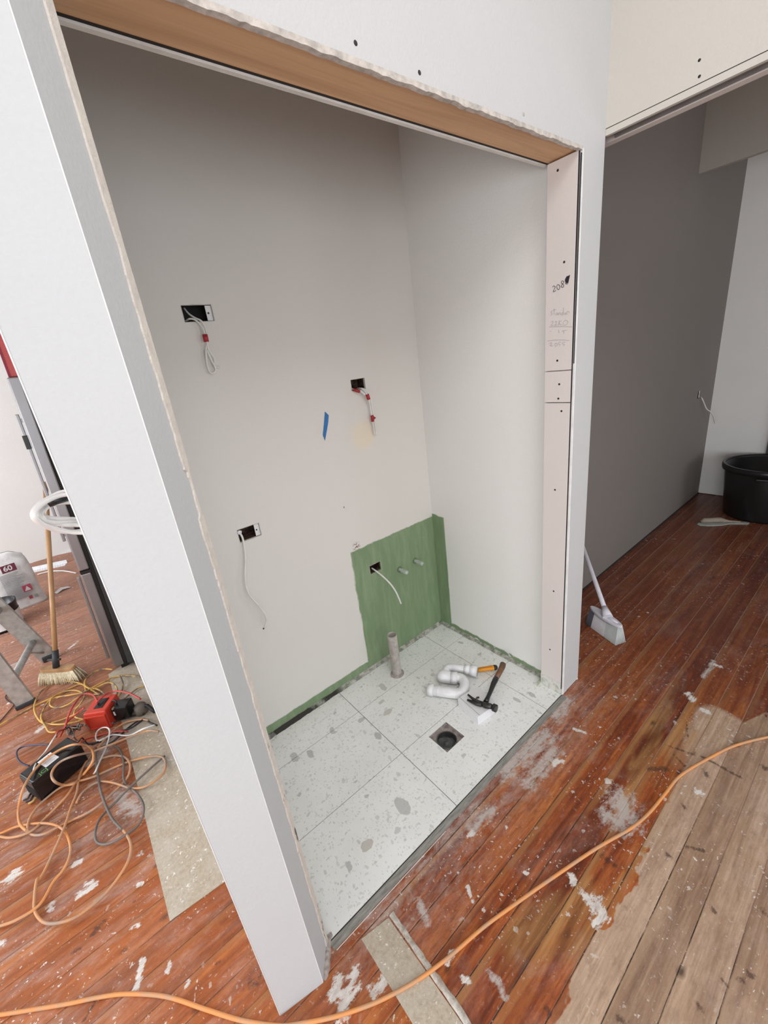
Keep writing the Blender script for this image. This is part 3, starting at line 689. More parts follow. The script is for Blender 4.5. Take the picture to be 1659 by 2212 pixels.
MB().tube(catmull(lines2(0), 5), .0030, 8).tube(catmull(lines2(14), 5), .0030, 8).build('cable_pair', M_cable, e2)
MB().tube(catmull([Z5(1312, 690, 1.55), Z5(1335, 700, 1.53), Z5(1375, 706, 1.52), Z5(1412, 735, 1.512)], 5), .0045, 8).build('short_cable', M_cable, e2)
MB().tube([Z5(1325, 697, 1.528), Z5(1374, 712, 1.516)], .0065, 10).build('tape_band', M_redtape, e2)
MB().tube([Z5(1428, 732, 1.508), Z5(1440, 770, 1.508)], .0080, 10).build('tape_band', M_redtape, e2)
MB().tube([Z5(1464, 888, 1.513), Z5(1470, 935, 1.514)], .0070, 10).add([Z5(1470, 890, 1.508), Z5(1495, 908, 1.500), Z5(1472, 925, 1.508)], [(0,1,2),(2,1,0)]).build('tape_band', M_redtape, e2)
e3 = empty('electrical_cable', Z6(130, 225, 1.53), 'single thin white cable curling down from the left low hole', 'cable')
MB().tube(catmull([Z6(112, 222, 1.56), Z6(125, 232, 1.54), Z6(145, 280, 1.520), Z6(160, 400, 1.512), Z6(158, 540, 1.505), Z6(180, 640, 1.495), Z6(240, 715, 1.485), Z6(290, 780, 1.480), Z6(305, 830, 1.483), Z6(290, 880, 1.490)], 6), .0040, 8).build('cable_sheath', M_cable, e3)
MB().tube([Z6(290, 878, 1.490), Z6(283, 890, 1.491)], .0030, 8).build('bare_end', M_ink, e3)
MB().tube([Z6(110, 222, 1.538), Z6(128, 226, 1.530)], .0085, 10).build('cable_clip', M_white, e3)
e4 = cable('electrical_cable', 'short thick white cable arching out over the green paint', [Z6(1030, 470, 1.56), Z6(1060, 490, 1.53), Z6(1110, 530, 1.49), Z6(1160, 580, 1.46), Z6(1200, 640, 1.445), Z6(1232, 715, 1.440)], .0042, M_cable)
e5 = cable('electrical_cable', 'thin cable dangling from hole in shadowed wall of right room', [on(1512, 856, 1, 1.10), on(1517, 862, 1, 1.07), on(1522, 874, 1, 1.06), on(1527, 884, 1, 1.05), on(1535, 890, 1, 1.03), on(1541, 900, 1, 1.02), on(1544, 914, 1, 1.02)], .0045, M_cable)

# blue tape
bt = MB(); P_ = [on(u, v, 1, 1.5338) for u, v in ((702, 889), (710, 897), (709, 912), (706, 930), (702, 952), (697.5, 940), (700, 915))]
bt.add(P_ + [p - Vector((0, .0006, 0)) for p in P_], [list(range(7)), list(range(13, 6, -1))] + [(i, (i+1) % 7, 7+(i+1) % 7, 7+i) for i in range(7)])
tag(bt.build('masking_tape', flat('blue_tape', (.02, .16, .42), .55, sc=60)), 'torn strip of blue masking tape stuck on the back wall', 'tape')

# ------------------------------------------------------------------ water pipe stubs
nt = NT('clear_cap', .08); nt.b.inputs['Transmission Weight'].default_value = .75; nt.col((.85, .92, .86)); M_clear = nt.m
for (u, v, lab) in ((1222, 478, 'left one of two clear capped pipe stubs in the green wall'), (1328, 418, 'right one of two clear capped pipe stubs, nearer the corner')):
    p = Z6(u, v, 1.535); e_ = empty('pipe_stub', (p.x, 1.535, p.z), lab, 'pipe', group='capped water pipe stubs')
    RY = Matrix.Translation((p.x, 1.535, p.z)) @ Matrix.Rotation(math.pi/2, 4, 'X')
    MB().lathe([(.0, 0), (.016, .0), (.014, .006), (.010, .008)], n=20, M=RY).build('wall_seal', flat('green_seal', (.18, .25, .14), .7), e_)
    MB().lathe([(.0085, 0), (.0085, .03), (0, .03)], n=18, M=RY).build('pipe', M_white, e_)
    MB().lathe([(.0105, .014), (.0115, .016), (.0115, .028), (.0105, .030), (.0115, .034), (.0115, .056), (.010, .060), (.0, .060)], n=20, M=RY).build('cap', M_clear, e_)

# ------------------------------------------------------------------ waste pipe standing on the floor
pb = at(858, 1455); pb = Vector((pb.x, pb.y, 0)); t_ = empty('waste_pipe', pb, 'upright beige plastic waste pipe with printed lettering by green wall', 'pipe')
MB().lathe([(.0245, -.006), (.0245, .243), (.0225, .245), (.021, .243), (.021, .02), (0, .02)], pb, 28).build('pipe_wall', M_grey, t_)
MB().lathe([(.036, 0), (.031, .005), (.0255, .008), (.0245, .012)], pb, 24).build('grout_collar', M_dust, t_)
def text_mesh(s_, size, M, mat, name, parent=None, ext=0.0003, shear=0, bold=0.0):
    cu = bpy.data.curves.new(name, 'FONT'); cu.body = s_; cu.size = size; cu.extrude = ext; cu.align_x = 'CENTER'; cu.align_y = 'CENTER'; cu.shear = shear; cu.offset = bold
    ob = bpy.data.objects.new(name, cu); C.objects.link(ob); dg = bpy.context.evaluated_depsgraph_get(); dg.update()
    me = bpy.data.meshes.new_from_object(ob.evaluated_get(dg)); bpy.data.objects.remove(ob)
    me.materials.clear(); me.materials.append(mat)
    MM = (wm(parent).inverted() @ M) if parent is not None else M
    me.transform(MM)
    o = bpy.data.objects.new(name, me); C.objects.link(o)
    if parent is not None: o.parent = parent
    return o, me
# lettering wrapped round the pipe, reading downwards
cu_dir = (CAM - pb); az = math.atan2(cu_dir.y, cu_dir.x) - .45
o_, me_ = text_mesh('DPVC 21PLL77 : S', .017, Matrix.Identity(4), M_pencil, 'printed_text')
for v_ in me_.vertices:
    x, y, z = v_.co; th = az - y/.0247
    v_.co = Vector((.0247*math.cos(th), .0247*math.sin(th), .125 - x)) * 1.0
    v_.co.x *= 1+z*8; v_.co.y *= 1+z*8
o_.parent = t_

# ------------------------------------------------------------------ floor drain
dc = Vector(((DX0+DX1)/2, (DY0+DY1)/2, 0)); t_ = empty('floor_drain', dc, 'square uncovered floor drain with round grey pipe mouth in tiles', 'drain')
d = MB(); zb = -.022
segs = 40; Rm = .044; hx = (DX1-DX0)/2-.0008; hy = (DY1-DY0)/2-.0008
ring = [(Rm*math.cos(2*math.pi*k/segs), Rm*math.sin(2*math.pi*k/segs)) for k in range(segs)]
outer = []
for (x, y) in ring:
    s_ = min(hx/abs(x) if abs(x) > 1e-6 else 1e9, hy/abs(y) if abs(y) > 1e-6 else 1e9); outer.append((x*s_, y*s_))
off_ = Vector((dc.x, dc.y, 0)); vs_ = [off_+Vector((x, y, zb)) for x, y in outer] + [off_+Vector((x, y, zb)) for x, y in ring] + [off_+Vector((x, y, -.0002)) for x, y in outer]
fs = []
for k in range(segs):
    k2 = (k+1) % segs; fs += [(k, k2, segs+k2, segs+k), (2*segs+k, k, k2, 2*segs+k2)[::-1]]
d.add(vs_, fs).build('recess', M_dust, t_)
d = MB(); d.lathe([(.040, zb+.004), (Rm, zb+.003), (Rm, zb-.06)], (dc.x, dc.y, 0), 36); d.build('pipe_mouth', M_conc, t_)
d = MB(); rows = []
N_ = 14
for i in range(N_+1):
    for j in range(28):
        a = 2*math.pi*j/28; r_ = Rm*1.01*i/N_; x = dc.x+r_*math.cos(a); y = dc.y+r_*math.sin(a)
        rows.append((x, y, zb-.030+.016*noise.noise(Vector((x*60, y*60, 1)))-.02*(y < dc.y)*(1-i/N_)))
fs = [(i*28+j, i*28+(j+1) % 28, (i+1)*28+(j+1) % 28, (i+1)*28+j) for i in range(N_) for j in range(28)]
d.add(rows, fs, sm=True).build('mortar_fill', M_conc, t_)

# ------------------------------------------------------------------ box, hammer, trap, knife
bx = [at(1033, 1566), at(990, 1526)]; bd_ = (bx[1]-bx[0]); L1 = bd_.length; ux = bd_.normalized(); uy = Vector((-ux.y, ux.x, 0)); 
if uy.dot(at(1079, 1540)-bx[0]) < 0: uy = -uy
BH = .046; L2 = .122; o0 = bx[0]
M_box = flat('white_card', (.78, .77, .79), .5, sc=12, var=.03)
t_ = empty('cardboard_box', Vector((o0.x, o0.y, 0)), 'small plain white cardboard box lying under the hammer head', 'box')
Mb = Matrix(((ux.x, uy.x, 0, o0.x), (ux.y, uy.y, 0, o0.y), (0, 0, 1, 0), (0, 0, 0, 1)))
def rbox(w_, d_, r_, cut=.022):
    return [(0, 0), (w_, 0), (w_, d_-.004), (w_-.004, d_), (cut, d_), (cut*.3, d_-.006), (0, d_-cut)]
MB().prism(rbox(L1, L2, .01), 0, BH, M=Mb).build('carton', M_box, t_, bevel=.0012)
MB().prism([(-.0006, .012), (L1, .012), (L1, L2-.006), (.018, L2-.006), (-.0006, L2-.026)], BH, BH+.0009, M=Mb).build('lid_flap', M_box, t_)
MB().box((.0, .0115, BH+.0002), (L1, .0125, BH+.0012), M=Mb).build('lid_slit', flat('slit_grey', (.25, .24, .25), .8), t_)

hz = BH + .012
ZC = lambda a, b, z: at(900+a/7.213, 1400+b/7.213, z)          # crop of the tools
t_ = empty('hammer', ZC(1090, 860, 0), 'claw hammer with worn brown grip resting its head on the white box', 'hammer')
hb = MB(); pts = [ZC(1345, 250, .062), ZC(1330, 300, .062), ZC(1285, 390, .060), ZC(1240, 470, .058)]
MB().tube([pts[0] - (pts[1]-pts[0])*.15] + pts, [.006, .0145, .0140, .0125, .0120], 14).build('grip', M_hickory, t_)
MB().tube([ZC(1240, 470, .058), ZC(1225, 500, .058), ZC(1195, 560, .058), ZC(1150, 680, .058), ZC(1110, 770, .058), ZC(1075, 850, .058)], [.0122, .0128, .0120, .0095, .0088, .0120], 14).build('shaft', M_black, t_)
M_steel = flat('worn_steel', (.07, .065, .062), .4, .7, sc=50, var=.2)
hd_ = [ZC(830, 790, .064), ZC(900, 815, .062), ZC(1000, 860, .060), ZC(1075, 890, .060), ZC(1150, 905, .060), ZC(1185, 920, .060)]
head = MB().tube(hd_[2:], [.010, .0135, .0125, .0100], 12)
head.tube([ZC(1182, 918, .060), ZC(1190, 920, .060), ZC(1245, 945, .060), ZC(1250, 947, .060)], [.0105, .0165, .0165, .0150], 20)
head.build('head', M_steel, t_)
c1 = [ZC(1010, 862, .060), ZC(930, 825, .062), ZC(870, 785, .064), ZC(800, 725, .066)]
c2 = [ZC(1010, 880, .060), ZC(930, 865, .060), ZC(860, 835, .060), ZC(790, 805, .060)]
MB().tube(c1, [.0095, .0080, .0062, .0042], 8).build('claw', M_steel, t_); MB().tube(c2, [.0105, .0085, .0066, .0045], 8).build('claw', M_steel, t_)
MB().tube([ZC(925, 810, .068), ZC(945, 770, .068), ZC(975, 768, .068)], .0045, 6).build('nail_slot', M_steel, t_)

t_ = empty('plumbing_trap', ZC(560, 560, 0), 'white plastic sink trap lying on its side on the tiles', 'pipe fitting')
def ring_tube(mb, a, b, r, n=22): return mb.tube([a, a+(b-a)*.001, b-(b-a)*.001, b], [r*.9, r, r, r*.9], n)
r5 = .0240; z5 = .028
p = [ZC(185, 645, z5), ZC(340, 668, z5), ZC(480, 690, z5), ZC(600, 705, z5)]
q_ = catmull([p[-1], ZC(680, 700, z5), ZC(730, 650, z5), ZC(748, 585, z5), ZC(735, 520, z5), ZC(690, 475, z5), ZC(625, 465, z5), ZC(590, 465, z5)], 6)
MB().tube([p[0], p[1], p[2]] + q_, [r5]*(3+len(q_)), 24).build('bend', M_white, t_)
mb = MB(); ring_tube(mb, ZC(178, 642, z5), ZC(265, 658, z5), r5+.0035); 
for k in range(5): a = ZC(275+k*14, 660+k*2, z5); mb.tube([a, a+(p[1]-p[0]).normalized()*.002], r5+.0012, 22)
mb.build('socket', M_white, t_)
mb = MB(); ring_tube(mb, ZC(535, 462, z5+.004), ZC(632, 470, z5+.004), r5+.0055, 26); mb.build('collar', M_white, t_)
mb = MB(); mb.tube([ZC(545, 462, z5+.004), ZC(440, 445, z5+.006), ZC(400, 438, z5+.008), ZC(370, 430, z5+.008), ZC(345, 425, z5+.008), ZC(330, 420, z5+.008)], [.0285, .0300, .0305, .0290, .022, .009], 26); mb.build('body', M_white, t_)
mb = MB(); r4 = .0190; zz = .040
mb.tube(catmull([ZC(440, 400, zz-.006), ZC(455, 350, zz), ZC(480, 315, zz), ZC(530, 305, zz), ZC(640, 315, zz), ZC(780, 330, zz), ZC(850, 345, zz)], 5), r4, 22); mb.build('outlet_pipe', M_white, t_)
mb = MB(); ring_tube(mb, ZC(745, 325, zz), ZC(830, 340, zz), r4+.0035); mb.build('collar', M_white, t_)
mb = MB(); a = ZC(830, 342, zz-.004); b = ZC(945, 368, zz-.004); dd = (b-a)
mb.tube([a, a+dd*.01, b, b, b-dd*.05, b-dd*.6], [r4+.004, r4+.0075, r4+.0075, r4+.003, r4+.003, r4+.003], 26); mb.build('socket', M_white, t_)

t_ = empty('utility_knife', ZC(1100, 320, 0), 'orange handled tool with black end poking out of the white trap', 'tool')
a = ZC(940, 345, .026); b = ZC(1205, 305, .022)
MB().tube([a, a+(b-a)*.5, b-(b-a)*.03, b], [.0095, .0105, .0125, .012], 8).build('handle', flat('orange_plastic', (.85, .33, .01), .35), t_)
MB().tube([b-(b-a)*.02, b+(b-a)*.08, b+(b-a)*.17, b+(b-a)*.20], [.0128, .0135, .011, .005], 14).build('end_cap', M_black, t_)
for k in (-1, 1):
    s_ = Vector((0, 0, 1)).cross(b-a).normalized()*.004*k + Vector((0, 0, .0105))
    MB().tube([a+(b-a)*.1+s_, b-(b-a)*.1+s_*1.1], .0012, 5).build('rib', flat('dark_orange_plastic', (.55, .18, .01), .4), t_)  # ribs in a darker orange
# small curl of debris behind the trap
mb = MB()
for k in range(5):
    c = ZC(150+random.uniform(-30, 30) + (130 if k > 2 else 0), 600+random.uniform(-15, 15) - (190 if k > 2 else 0), .004)
    mb.lathe([(.009, 0), (.006, .006), (0, .007)], c, 5, sm=False)
tag(mb.build('plaster_crumbs', M_putty), 'few grey plaster crumbs on the tile behind the trap', 'debris')['kind'] = 'stuff'

# ------------------------------------------------------------------ underlay strips
u = MB().prism([(.238, -1.2), (.330, -1.2), (.328, .30), (.324, .668), (.236, .684), (.236, .3)], 0, .0012)
tag(u.build('underlay_strip', M_under), 'narrow beige fibrous strip let into the boards in front of alcove', 'floor patch')
u = MB(); vs_ = []; NR = 150
for i in range(NR+1):
    y = -1.2+1.87*i/NR; w1 = .329+.0025*noise.noise(Vector((0, y*30, 1))); w2 = .345+.006*noise.noise(Vector((0, y*18, 5)))+.003*noise.noise(Vector((0, y*70, 5))); hh = .0022+.0015*noise.noise(Vector((3, y*25, 5)))
    vs_ += [(w1, y, .0002), (w1+.002, y, hh), ((w1+w2)/2, y, hh*1.1), (w2-.002, y, hh*.8), (w2, y, .0002)]
u.add(vs_, [(5*i+k, 5*i+k+5, 5*i+k+6, 5*i+k+1)[::-1] for i in range(NR) for k in range(4)], sm=True)
n = NT('plaster_ridge_mat', .9); q = n.noise(n.co, 40, 5, .7); n.col(n.mix(n.rng(q, .40, .62), (.36, .31, .25), (.60, .57, .52))).bump(q, .6, .003)
tag(u.build('plaster_ridge', n.m), 'pale dried plaster ridge along the right edge of narrow beige strip', 'plaster')
u = MB().prism([(-.180, 1.122), (.05, 1.100), (.05, 2.75), (-.175, 2.66), (-.170, 2.0)], 0, .0015)
tag(u.build('underlay_strip', M_under), 'wide beige fibrous strip on floor left of the white column', 'floor patch')

# ------------------------------------------------------------------ extension cord across the floor
n = NT('orange_cord', .55); q = n.noise(n.co, 14, 4, .7); n.col(n.mix(n.rng(q, .45, .62), (.70, .29, .09), (.52, .30, .17))); M_orange = n.m
n = NT('dusty_orange_cord', .6); q = n.noise(n.co, 9, 4, .7); n.col(n.mix(n.rng(q, .42, .60), (.58, .28, .12), (.38, .27, .20))); M_orange2 = n.m
n = NT('yellow_cord', .6); q = n.noise(n.co, 11, 4, .7); n.col(n.mix(n.rng(q, .46, .58), (.62, .38, .09), (.17, .14, .11))); M_yellow = n.m
M_greycord = flat('grey_dusty_cord', (.20, .17, .15), .6, sc=12, var=.15)
M_redcord = flat('red_cord', (.52, .06, .05), .45)
M_bcord = flat('black_cord', (.018, .018, .022), .45)
def fl_pts(L, z): return [at(a, b, z) for a, b in L]
cable('extension_cord', 'long orange extension cord running across the boards past the alcove', fl_pts([(-60, 2200), (0, 2192), (70, 2181), (148, 2168), (210, 2155), (274, 2147), (359, 2153), (443, 2180), (520, 2204), (600, 2216), (652, 2211), (724, 2196), (790, 2174), (840, 2152), (905, 2115), (970, 2067), (1042, 2005), (1100, 1962), (1188, 1900), (1289, 1832), (1363, 1789), (1403, 1755), (1437, 1714), (1471, 1674), (1538, 1634), (1589, 1610), (1659, 1592), (1740, 1580)], .0052), .0049, M_orange, 'cord', 5, n=10)
Q = lambda L: [(a/4.366, 1540+b/4.366) for a, b in L]
Wp = lambda L: [(a/3.95, 1400+b/3.95) for a, b in L]
_ux = Vector((.90, .435, 0)).normalized(); _uy = Vector((-_ux.y, _ux.x, 0)); _p0 = Vector((-.490, 1.934, 0))
_rx = (Vector((-.2135, 2.168, 0))-Vector((-.308, 2.233, 0))).normalized(); _ry = Vector((-_rx.y, _rx.x, 0)); _r0 = Vector((-.308, 2.233, 0))
def clear(a, b, p, top=True):
    for o_, x_, y_, L_, W_2, h_ in ((_p0, _ux, _uy, .190, .106, .121), (_r0, _rx, _ry, .115, .13, .108)):
        if p.z < h_:
            for z_ in ((p.z, h_) if top else (p.z,)):
                q_ = at(a, b, z_) - o_
                if -.008 < q_.dot(x_) < L_+.008 and -.008 < q_.dot(y_) < W_2+.008: return at(a, b, h_)
    return p
def coil(label, L, r, m, z0, amp=.012, cat='cord', seed=0, nm='extension_cord'):
    pts = []
    for i, (a, b) in enumerate(L):
        z = z0 + amp*(.5+.5*math.sin(i*1.7+seed)); pts.append(clear(a, b, at(a, b, z), 'yellow' not in label and 'left' not in label))
    return cable(nm, label, pts, r, m, cat, 5, None, 8)
r_ = .0047
coil('bright orange cord making a big loop at the lower left edge', Q([(-200,1190),(0,1138),(150,1075),(330,1043),(480,1046),(590,1095),(650,1195),(666,1300),(640,1400),(590,1490),(500,1600)]) + [(85,1955),(34,1988),(-10,2003)], r_, M_orange, .010, .004, seed=1)
coil('orange cord weaving from left edge through the middle of the tangle', Q([(-120,1140),(0,1165),(100,1176),(230,1145),(330,1090),(420,1000),(520,900),(640,770),(720,650),(800,560),(900,470),(960,430),(1070,402),(1170,415),(1222,470),(1222,560),(1180,640),(1080,740),(960,850),(830,940),(640,1030),(540,1080),(420,1140),(330,1152),(275,1125),(262,1060),(300,960),(400,840),(560,710),(700,658),(900,595),(1100,505),(1250,450),(1400,412),(1510,410),(1560,460),(1540,570),(1400,680),(1280,712),(1200,690)]), r_, M_orange2, .008, .010, seed=2)
coil('orange cord looping over the top of the black power unit', Q([(250,1110),(190,1050),(172,950),(185,840),(230,690),(330,535),(450,420),(600,330),(720,295),(820,312),(872,360),(882,430),(850,500),(790,580)]), r_, M_orange, .055, .085, seed=1.2)
coil('dusty orange cord curving round in front of the black power unit', Q([(1500,175),(1420,165),(1330,185),(1180,245),(1000,315),(860,368),(700,405),(580,455),(510,520),(486,590),(520,650),(600,680),(690,670),(730,640)]), r_, M_orange2, .030, .030, seed=.4)
coil('pinkish orange cord running down the middle of tangle to grey loop', Q([(1400,70),(1330,62),(1200,85),(1090,150),(1000,240),(920,330),(850,410),(780,520),(740,640),(725,750),(670,890),(625,1030),(565,1180),(450,1430),(380,1560)]) + [(80,1900),(75,1935),(76,1970),(100,1994),(148,1988),(190,1963),(236,1921),(274,1866),(283,1828),(270,1798),(240,1765)], r_, M_orange2, .010, .012, seed=.9)
coil('grey brown cord coming down from the plugs beside black unit', Q([(1070,305),(1120,340),(1160,430),(1165,540),(1165,620),(1200,690),(1290,760),(1350,860),(1350,960),(1300,1060),(1200,1140),(1080,1210),(980,1240),(910,1212),(898,1130),(930,1020),(1000,930),(1100,830),(1210,715),(1400,540),(1555,405)]), .0043, M_greycord, .008, .010, seed=2.2)
coil('thin grey cord dropping straight from the white wires', Q([(905,330),(905,450),(925,600),(950,740),(1000,880),(1060,1000),(1150,1100)]), .0046, M_greycord, .014, .012, seed=.1)
coil('grey cord arching between the orange loops', Q([(720,850),(770,760),(850,690),(940,648),(1040,652),(1140,680),(1230,715)]), .0043, M_orange2, .010, .010, seed=.5)
coil('yellow and grey cord heading left under the stepladder', Wp([(-150,740),(0,655),(150,570),(300,490),(450,420),(600,340),(700,308),(770,350),(850,400)]), .0042, M_yellow, .006, .006, seed=1)
coil('yellow cord looping wide below the wooden broom', Wp([(860,390),(740,390),(720,320),(640,290),(560,282),(450,300),(350,370),(300,460),(295,540),(340,620),(400,645),(520,650),(640,630),(715,608)]), .0042, M_yellow, .007, .014, seed=2)
coil('yellow cord coil next to the bottom of the fridge', Wp([(1240,260),(1140,236),(1000,240),(900,280),(730,372),(600,470),(500,508),(430,490),(440,430),(520,380),(640,360),(720,400),(690,470),(640,530),(640,585),(720,610)]), .0042, M_yellow, .009, .016, seed=1.1)
coil('yellow cord ring in front of the fridge door', Wp([(960,182),(870,180),(780,220),(725,280),(735,330),(800,345),(900,300),(960,300),(1000,350),(980,420),(870,480),(700,540),(560,600),(440,640)]), .0042, M_yellow, .010, .014, seed=2.6)
coil('yellow and black cord beside the column at the fridge foot', Wp([(1020,235),(1045,290),(1040,360),(1000,420),(930,450),(880,380),(800,345),(700,380),(600,400),(450,430),(390,490),(350,590),(390,670),(420,715),(480,715)]), .0042, M_yellow, .011, .012, seed=.7)
coil('short yellow cord vanishing behind the white column', Wp([(1300,300),(1180,340),(1100,400),(1010,470),(960,520)]), .0042, M_yellow, .010, .010, seed=1.7)
coil('red cord arching from the red unit to a plug by column', Wp([(820,470),(880,410),(940,378),(1010,368),(1100,385),(1200,435)]), .0044, M_redcord, .10, .02, seed=.4, nm='electrical_cable')
coil('red cord looping left of the red unit', Wp([(835,465),(800,405),(740,388),(690,410),(640,470),(590,560),(565,640),(550,690),(490,715),(480,760)]), .0044, M_redcord, .05, .05, seed=.4, nm='electrical_cable')
coil('red cord lying between red unit and black power unit', Wp([(720,510),(640,570),(575,630),(545,690),(510,760)]), .0044, M_redcord, .04, .02, seed=2, nm='electrical_cable')
coil('red cord lying under the white wires toward the column', Wp([(680,810),(760,770),(880,735),(980,712),(1090,712)]), .0040, M_redcord, .012, .006, seed=2, nm='electrical_cable')
coil('dark blue cord bowing out left of the black unit', Wp([(420,822),(330,822),(200,840),(145,880),(150,940),(190,985),(250,1005)]), .0036, flat('navy_cord', (.05, .05, .10), .5), .02, .02, seed=1, nm='electrical_cable')
coil('black cord running along the skirt of the column', Wp([(1340,660),(1290,640),(1220,605),(1120,660),(1030,740),(960,800),(860,850)]), .0042, M_bcord, .010, .008, seed=1, nm='electrical_cable')
coil('upper black cord between adapter and brown plug', Wp([(1060,525),(1110,505),(1180,480)]), .0040, M_bcord, .03, .01, seed=1, nm='electrical_cable')
coil('lower black cord from the red unit to the brown plug', Wp([(960,640),(1060,600),(1140,575),(1230,560)]), .0042, M_bcord, .010, .008, seed=1, nm='electrical_cable')
coil('black cord bundle under the white wires', Wp([(1220,610),(1120,680),(1000,720),(880,790),(740,820),(700,800)]), .0044, M_bcord, .012, .010, seed=.6, nm='electrical_cable')
coil('white wire loop twisted above the black power unit', Wp([(1320,655),(1220,690),(1100,745),(960,740),(850,790),(818,770),(830,710),(880,678),(930,690),(930,760),(900,860),(850,970),(815,1050),(800,1070)]), .0034, M_cable, .02, .05, seed=.6, nm='electrical_cable')
coil('white wire lying along the left end of black unit', Wp([(480,740),(440,800),(390,880),(330,950),(295,1010),(285,1060)]), .0034, M_cable, .08, .04, seed=.6, nm='electrical_cable')
coil('thin white wire arching on floor in front of perforated strips', [(81,1241),(95,1237),(110,1234),(133,1233),(150,1235),(165,1238)], .006, M_cable, .008, 0, seed=0, nm='electrical_cable')
# knot of thin dark wires
random.seed(3)
for k in range(6):
    L = []; a, b = 560+random.uniform(-20, 60), 650+random.uniform(0, 60)
    for i in range(7): L.append((a, b)); a += random.uniform(-25, 60); b += random.uniform(-45, 50)
    mm = (M_bcord, M_greycord, M_greycord, M_bcord, M_bcord, M_greycord, M_bcord)[k]
    lk = ['black wire at the left of the dark knot between red and black units', 'grey wire crossing the top of the dark wire knot', 'grey wire ending nearest the red unit in the wire knot', 'black wire lowest in the knot beside the black power unit', 'black wire in the thick of the knot above the black unit', 'grey wire trailing out at the right of the wire knot'][k]
    coil(lk, Wp(L), .0030, mm, .03, .05, seed=k, nm='tangled_wire')['group'] = 'knot of thin dark wires'

# ------------------------------------------------------------------ red unit, adapter, plug, black power unit
p0 = Vector((-.308, 2.233, 0)); p1 = Vector((-.2135, 2.168, 0)); ux = (p1-p0).normalized(); uy = Vector((-ux.y, ux.x, 0)); w_ = (p1-p0).length
Mr = Matrix(((ux.x, uy.x, 0, p0.x), (ux.y, uy.y, 0, p0.y), (0, 0, 1, 0), (0, 0, 0, 1)))
M_red = flat('red_plastic', (.62, .055, .03), .4, sc=15, var=.05)
t_ = empty('power_hub', p0, 'bright red plastic power unit with dark socket on its top', 'power unit')
def taper(mb, w0, d0, w1, d1, h, M, ox=0, oy=0, z0=0):
    P = [(0,0,z0),(w0,0,z0),(w0,d0,z0),(0,d0,z0),(ox,oy,z0+h),(ox+w1,oy,z0+h),(ox+w1,oy+d1,z0+h),(ox,oy+d1,z0+h)]
    return mb.add([M @ Vector(p) for p in P], [(3,2,1,0),(4,5,6,7),(0,1,5,4),(1,2,6,5),(2,3,7,6),(3,0,4,7)])
taper(MB(), w_, .13, w_*.92, .115, .10, Mr, .004, .008).build('housing', M_red, t_, bevel=.006, seg=3)
fr = MB()
for a, b in (((.006,-.004,.008),(w_-.006,.002,.016)), ((.006,-.004,.078),(w_-.006,.004,.086)), ((.006,-.004,.016),(.014,.003,.078)), ((w_-.014,-.004,.016),(w_-.006,.003,.078))): fr.box(a, b, M=Mr)
fr.build('front_frame', M_red, t_, bevel=.001)
MB().box((.040, .035, .099), (.082, .100, .1025), M=Mr).build('socket_cover', M_black, t_, bevel=.001)
t_ = empty('power_adapter', Mr @ Vector((w_+.045, .05, 0)), 'black plug-in adapter block on the right side of red unit', 'adapter')
MB().box((w_+.004, .030, .015), (w_+.078, .095, .085), M=Mr).build('casing', M_black, t_, bevel=.004)
MB().box((w_+.012, .0290, .045), (w_+.020, .0300, .068), M=Mr).build('rating_label', M_white, t_)
MB().tube([Mr @ Vector((w_+.020, .06, .084)), Mr @ Vector((w_+.02, .065, .10)), Mr @ Vector((w_+.01, .07, .105)), Mr @ Vector((w_-.005, .07, .10))], .004, 8).build('lead', M_bcord, t_)
pp = at(304, 1530, .03); t_ = empty('power_plug', Vector((pp.x, pp.y, 0)), 'worn brown grey plug with cords beside the white column', 'plug')
MB().lathe([(0, 0), (.026, 0), (.030, .008), (.028, .045), (.018, .055), (0, .056)], (pp.x, pp.y, .002), 16).build('plug_body', flat('brown_grey_plastic', (.15, .125, .10), .6), t_)
MB().tube([Vector((pp.x, pp.y, .045)), Vector((pp.x+.03, pp.y-.02, .04)), Vector((pp.x+.05, pp.y-.07, .02))], .009, 8).build('cord_grip', M_bcord, t_)

p0 = Vector((-.490, 1.934, 0)); ux = Vector((.90, .435, 0)).normalized(); uy = Vector((-ux.y, ux.x, 0)); Lb = .190; Wb = .106; Hb = .112
Mk = Matrix(((ux.x, uy.x, 0, p0.x), (ux.y, uy.y, 0, p0.y), (0, 0, 1, 0), (0, 0, 0, 1)))
t_ = empty('battery_unit', p0, 'glossy black power unit with white label under orange cords', 'power unit')
M_gloss = flat('black_gloss', (.010, .010, .011), .18)
MB().box((0, 0, .004), (Lb, Wb, Hb), M=Mk).build('case', M_gloss, t_, bevel=.006, seg=3)
MB().box((-.004, .004, .004), (.004, Wb-.004, Hb-.006), M=Mk).build('end_panel', M_black, t_, bevel=.002)
for k in range(6): MB().box((-.0055, .012+k*.014, .020), (-.0038, .020+k*.014, .070), M=Mk).build('vent_slot', M_gap, t_)
lab = MB().box((.060, .020, Hb), (.112, .088, Hb+.0008), M=Mk).build('label_sticker', M_white, t_, bevel=.0003)
for k in range(5): MB().box((.068, .028+k*.007, Hb+.0008), (.100-.004*(k % 3), .0305+k*.007, Hb+.0012), M=Mk).build('printed_line', M_pencil, lab)
text_mesh('A', .014, Mk @ Matrix.Translation((.098, .075, Hb+.0012)), M_ink, 'printed_mark', lab)
text_mesh('JCJ', .026, Mk @ Matrix.Translation((.045, .009, Hb+.0006)) @ Matrix.Rotation(0, 4, 'Z'), flat('green_print', (.16, .42, .08), .5), 'printed_mark', t_)
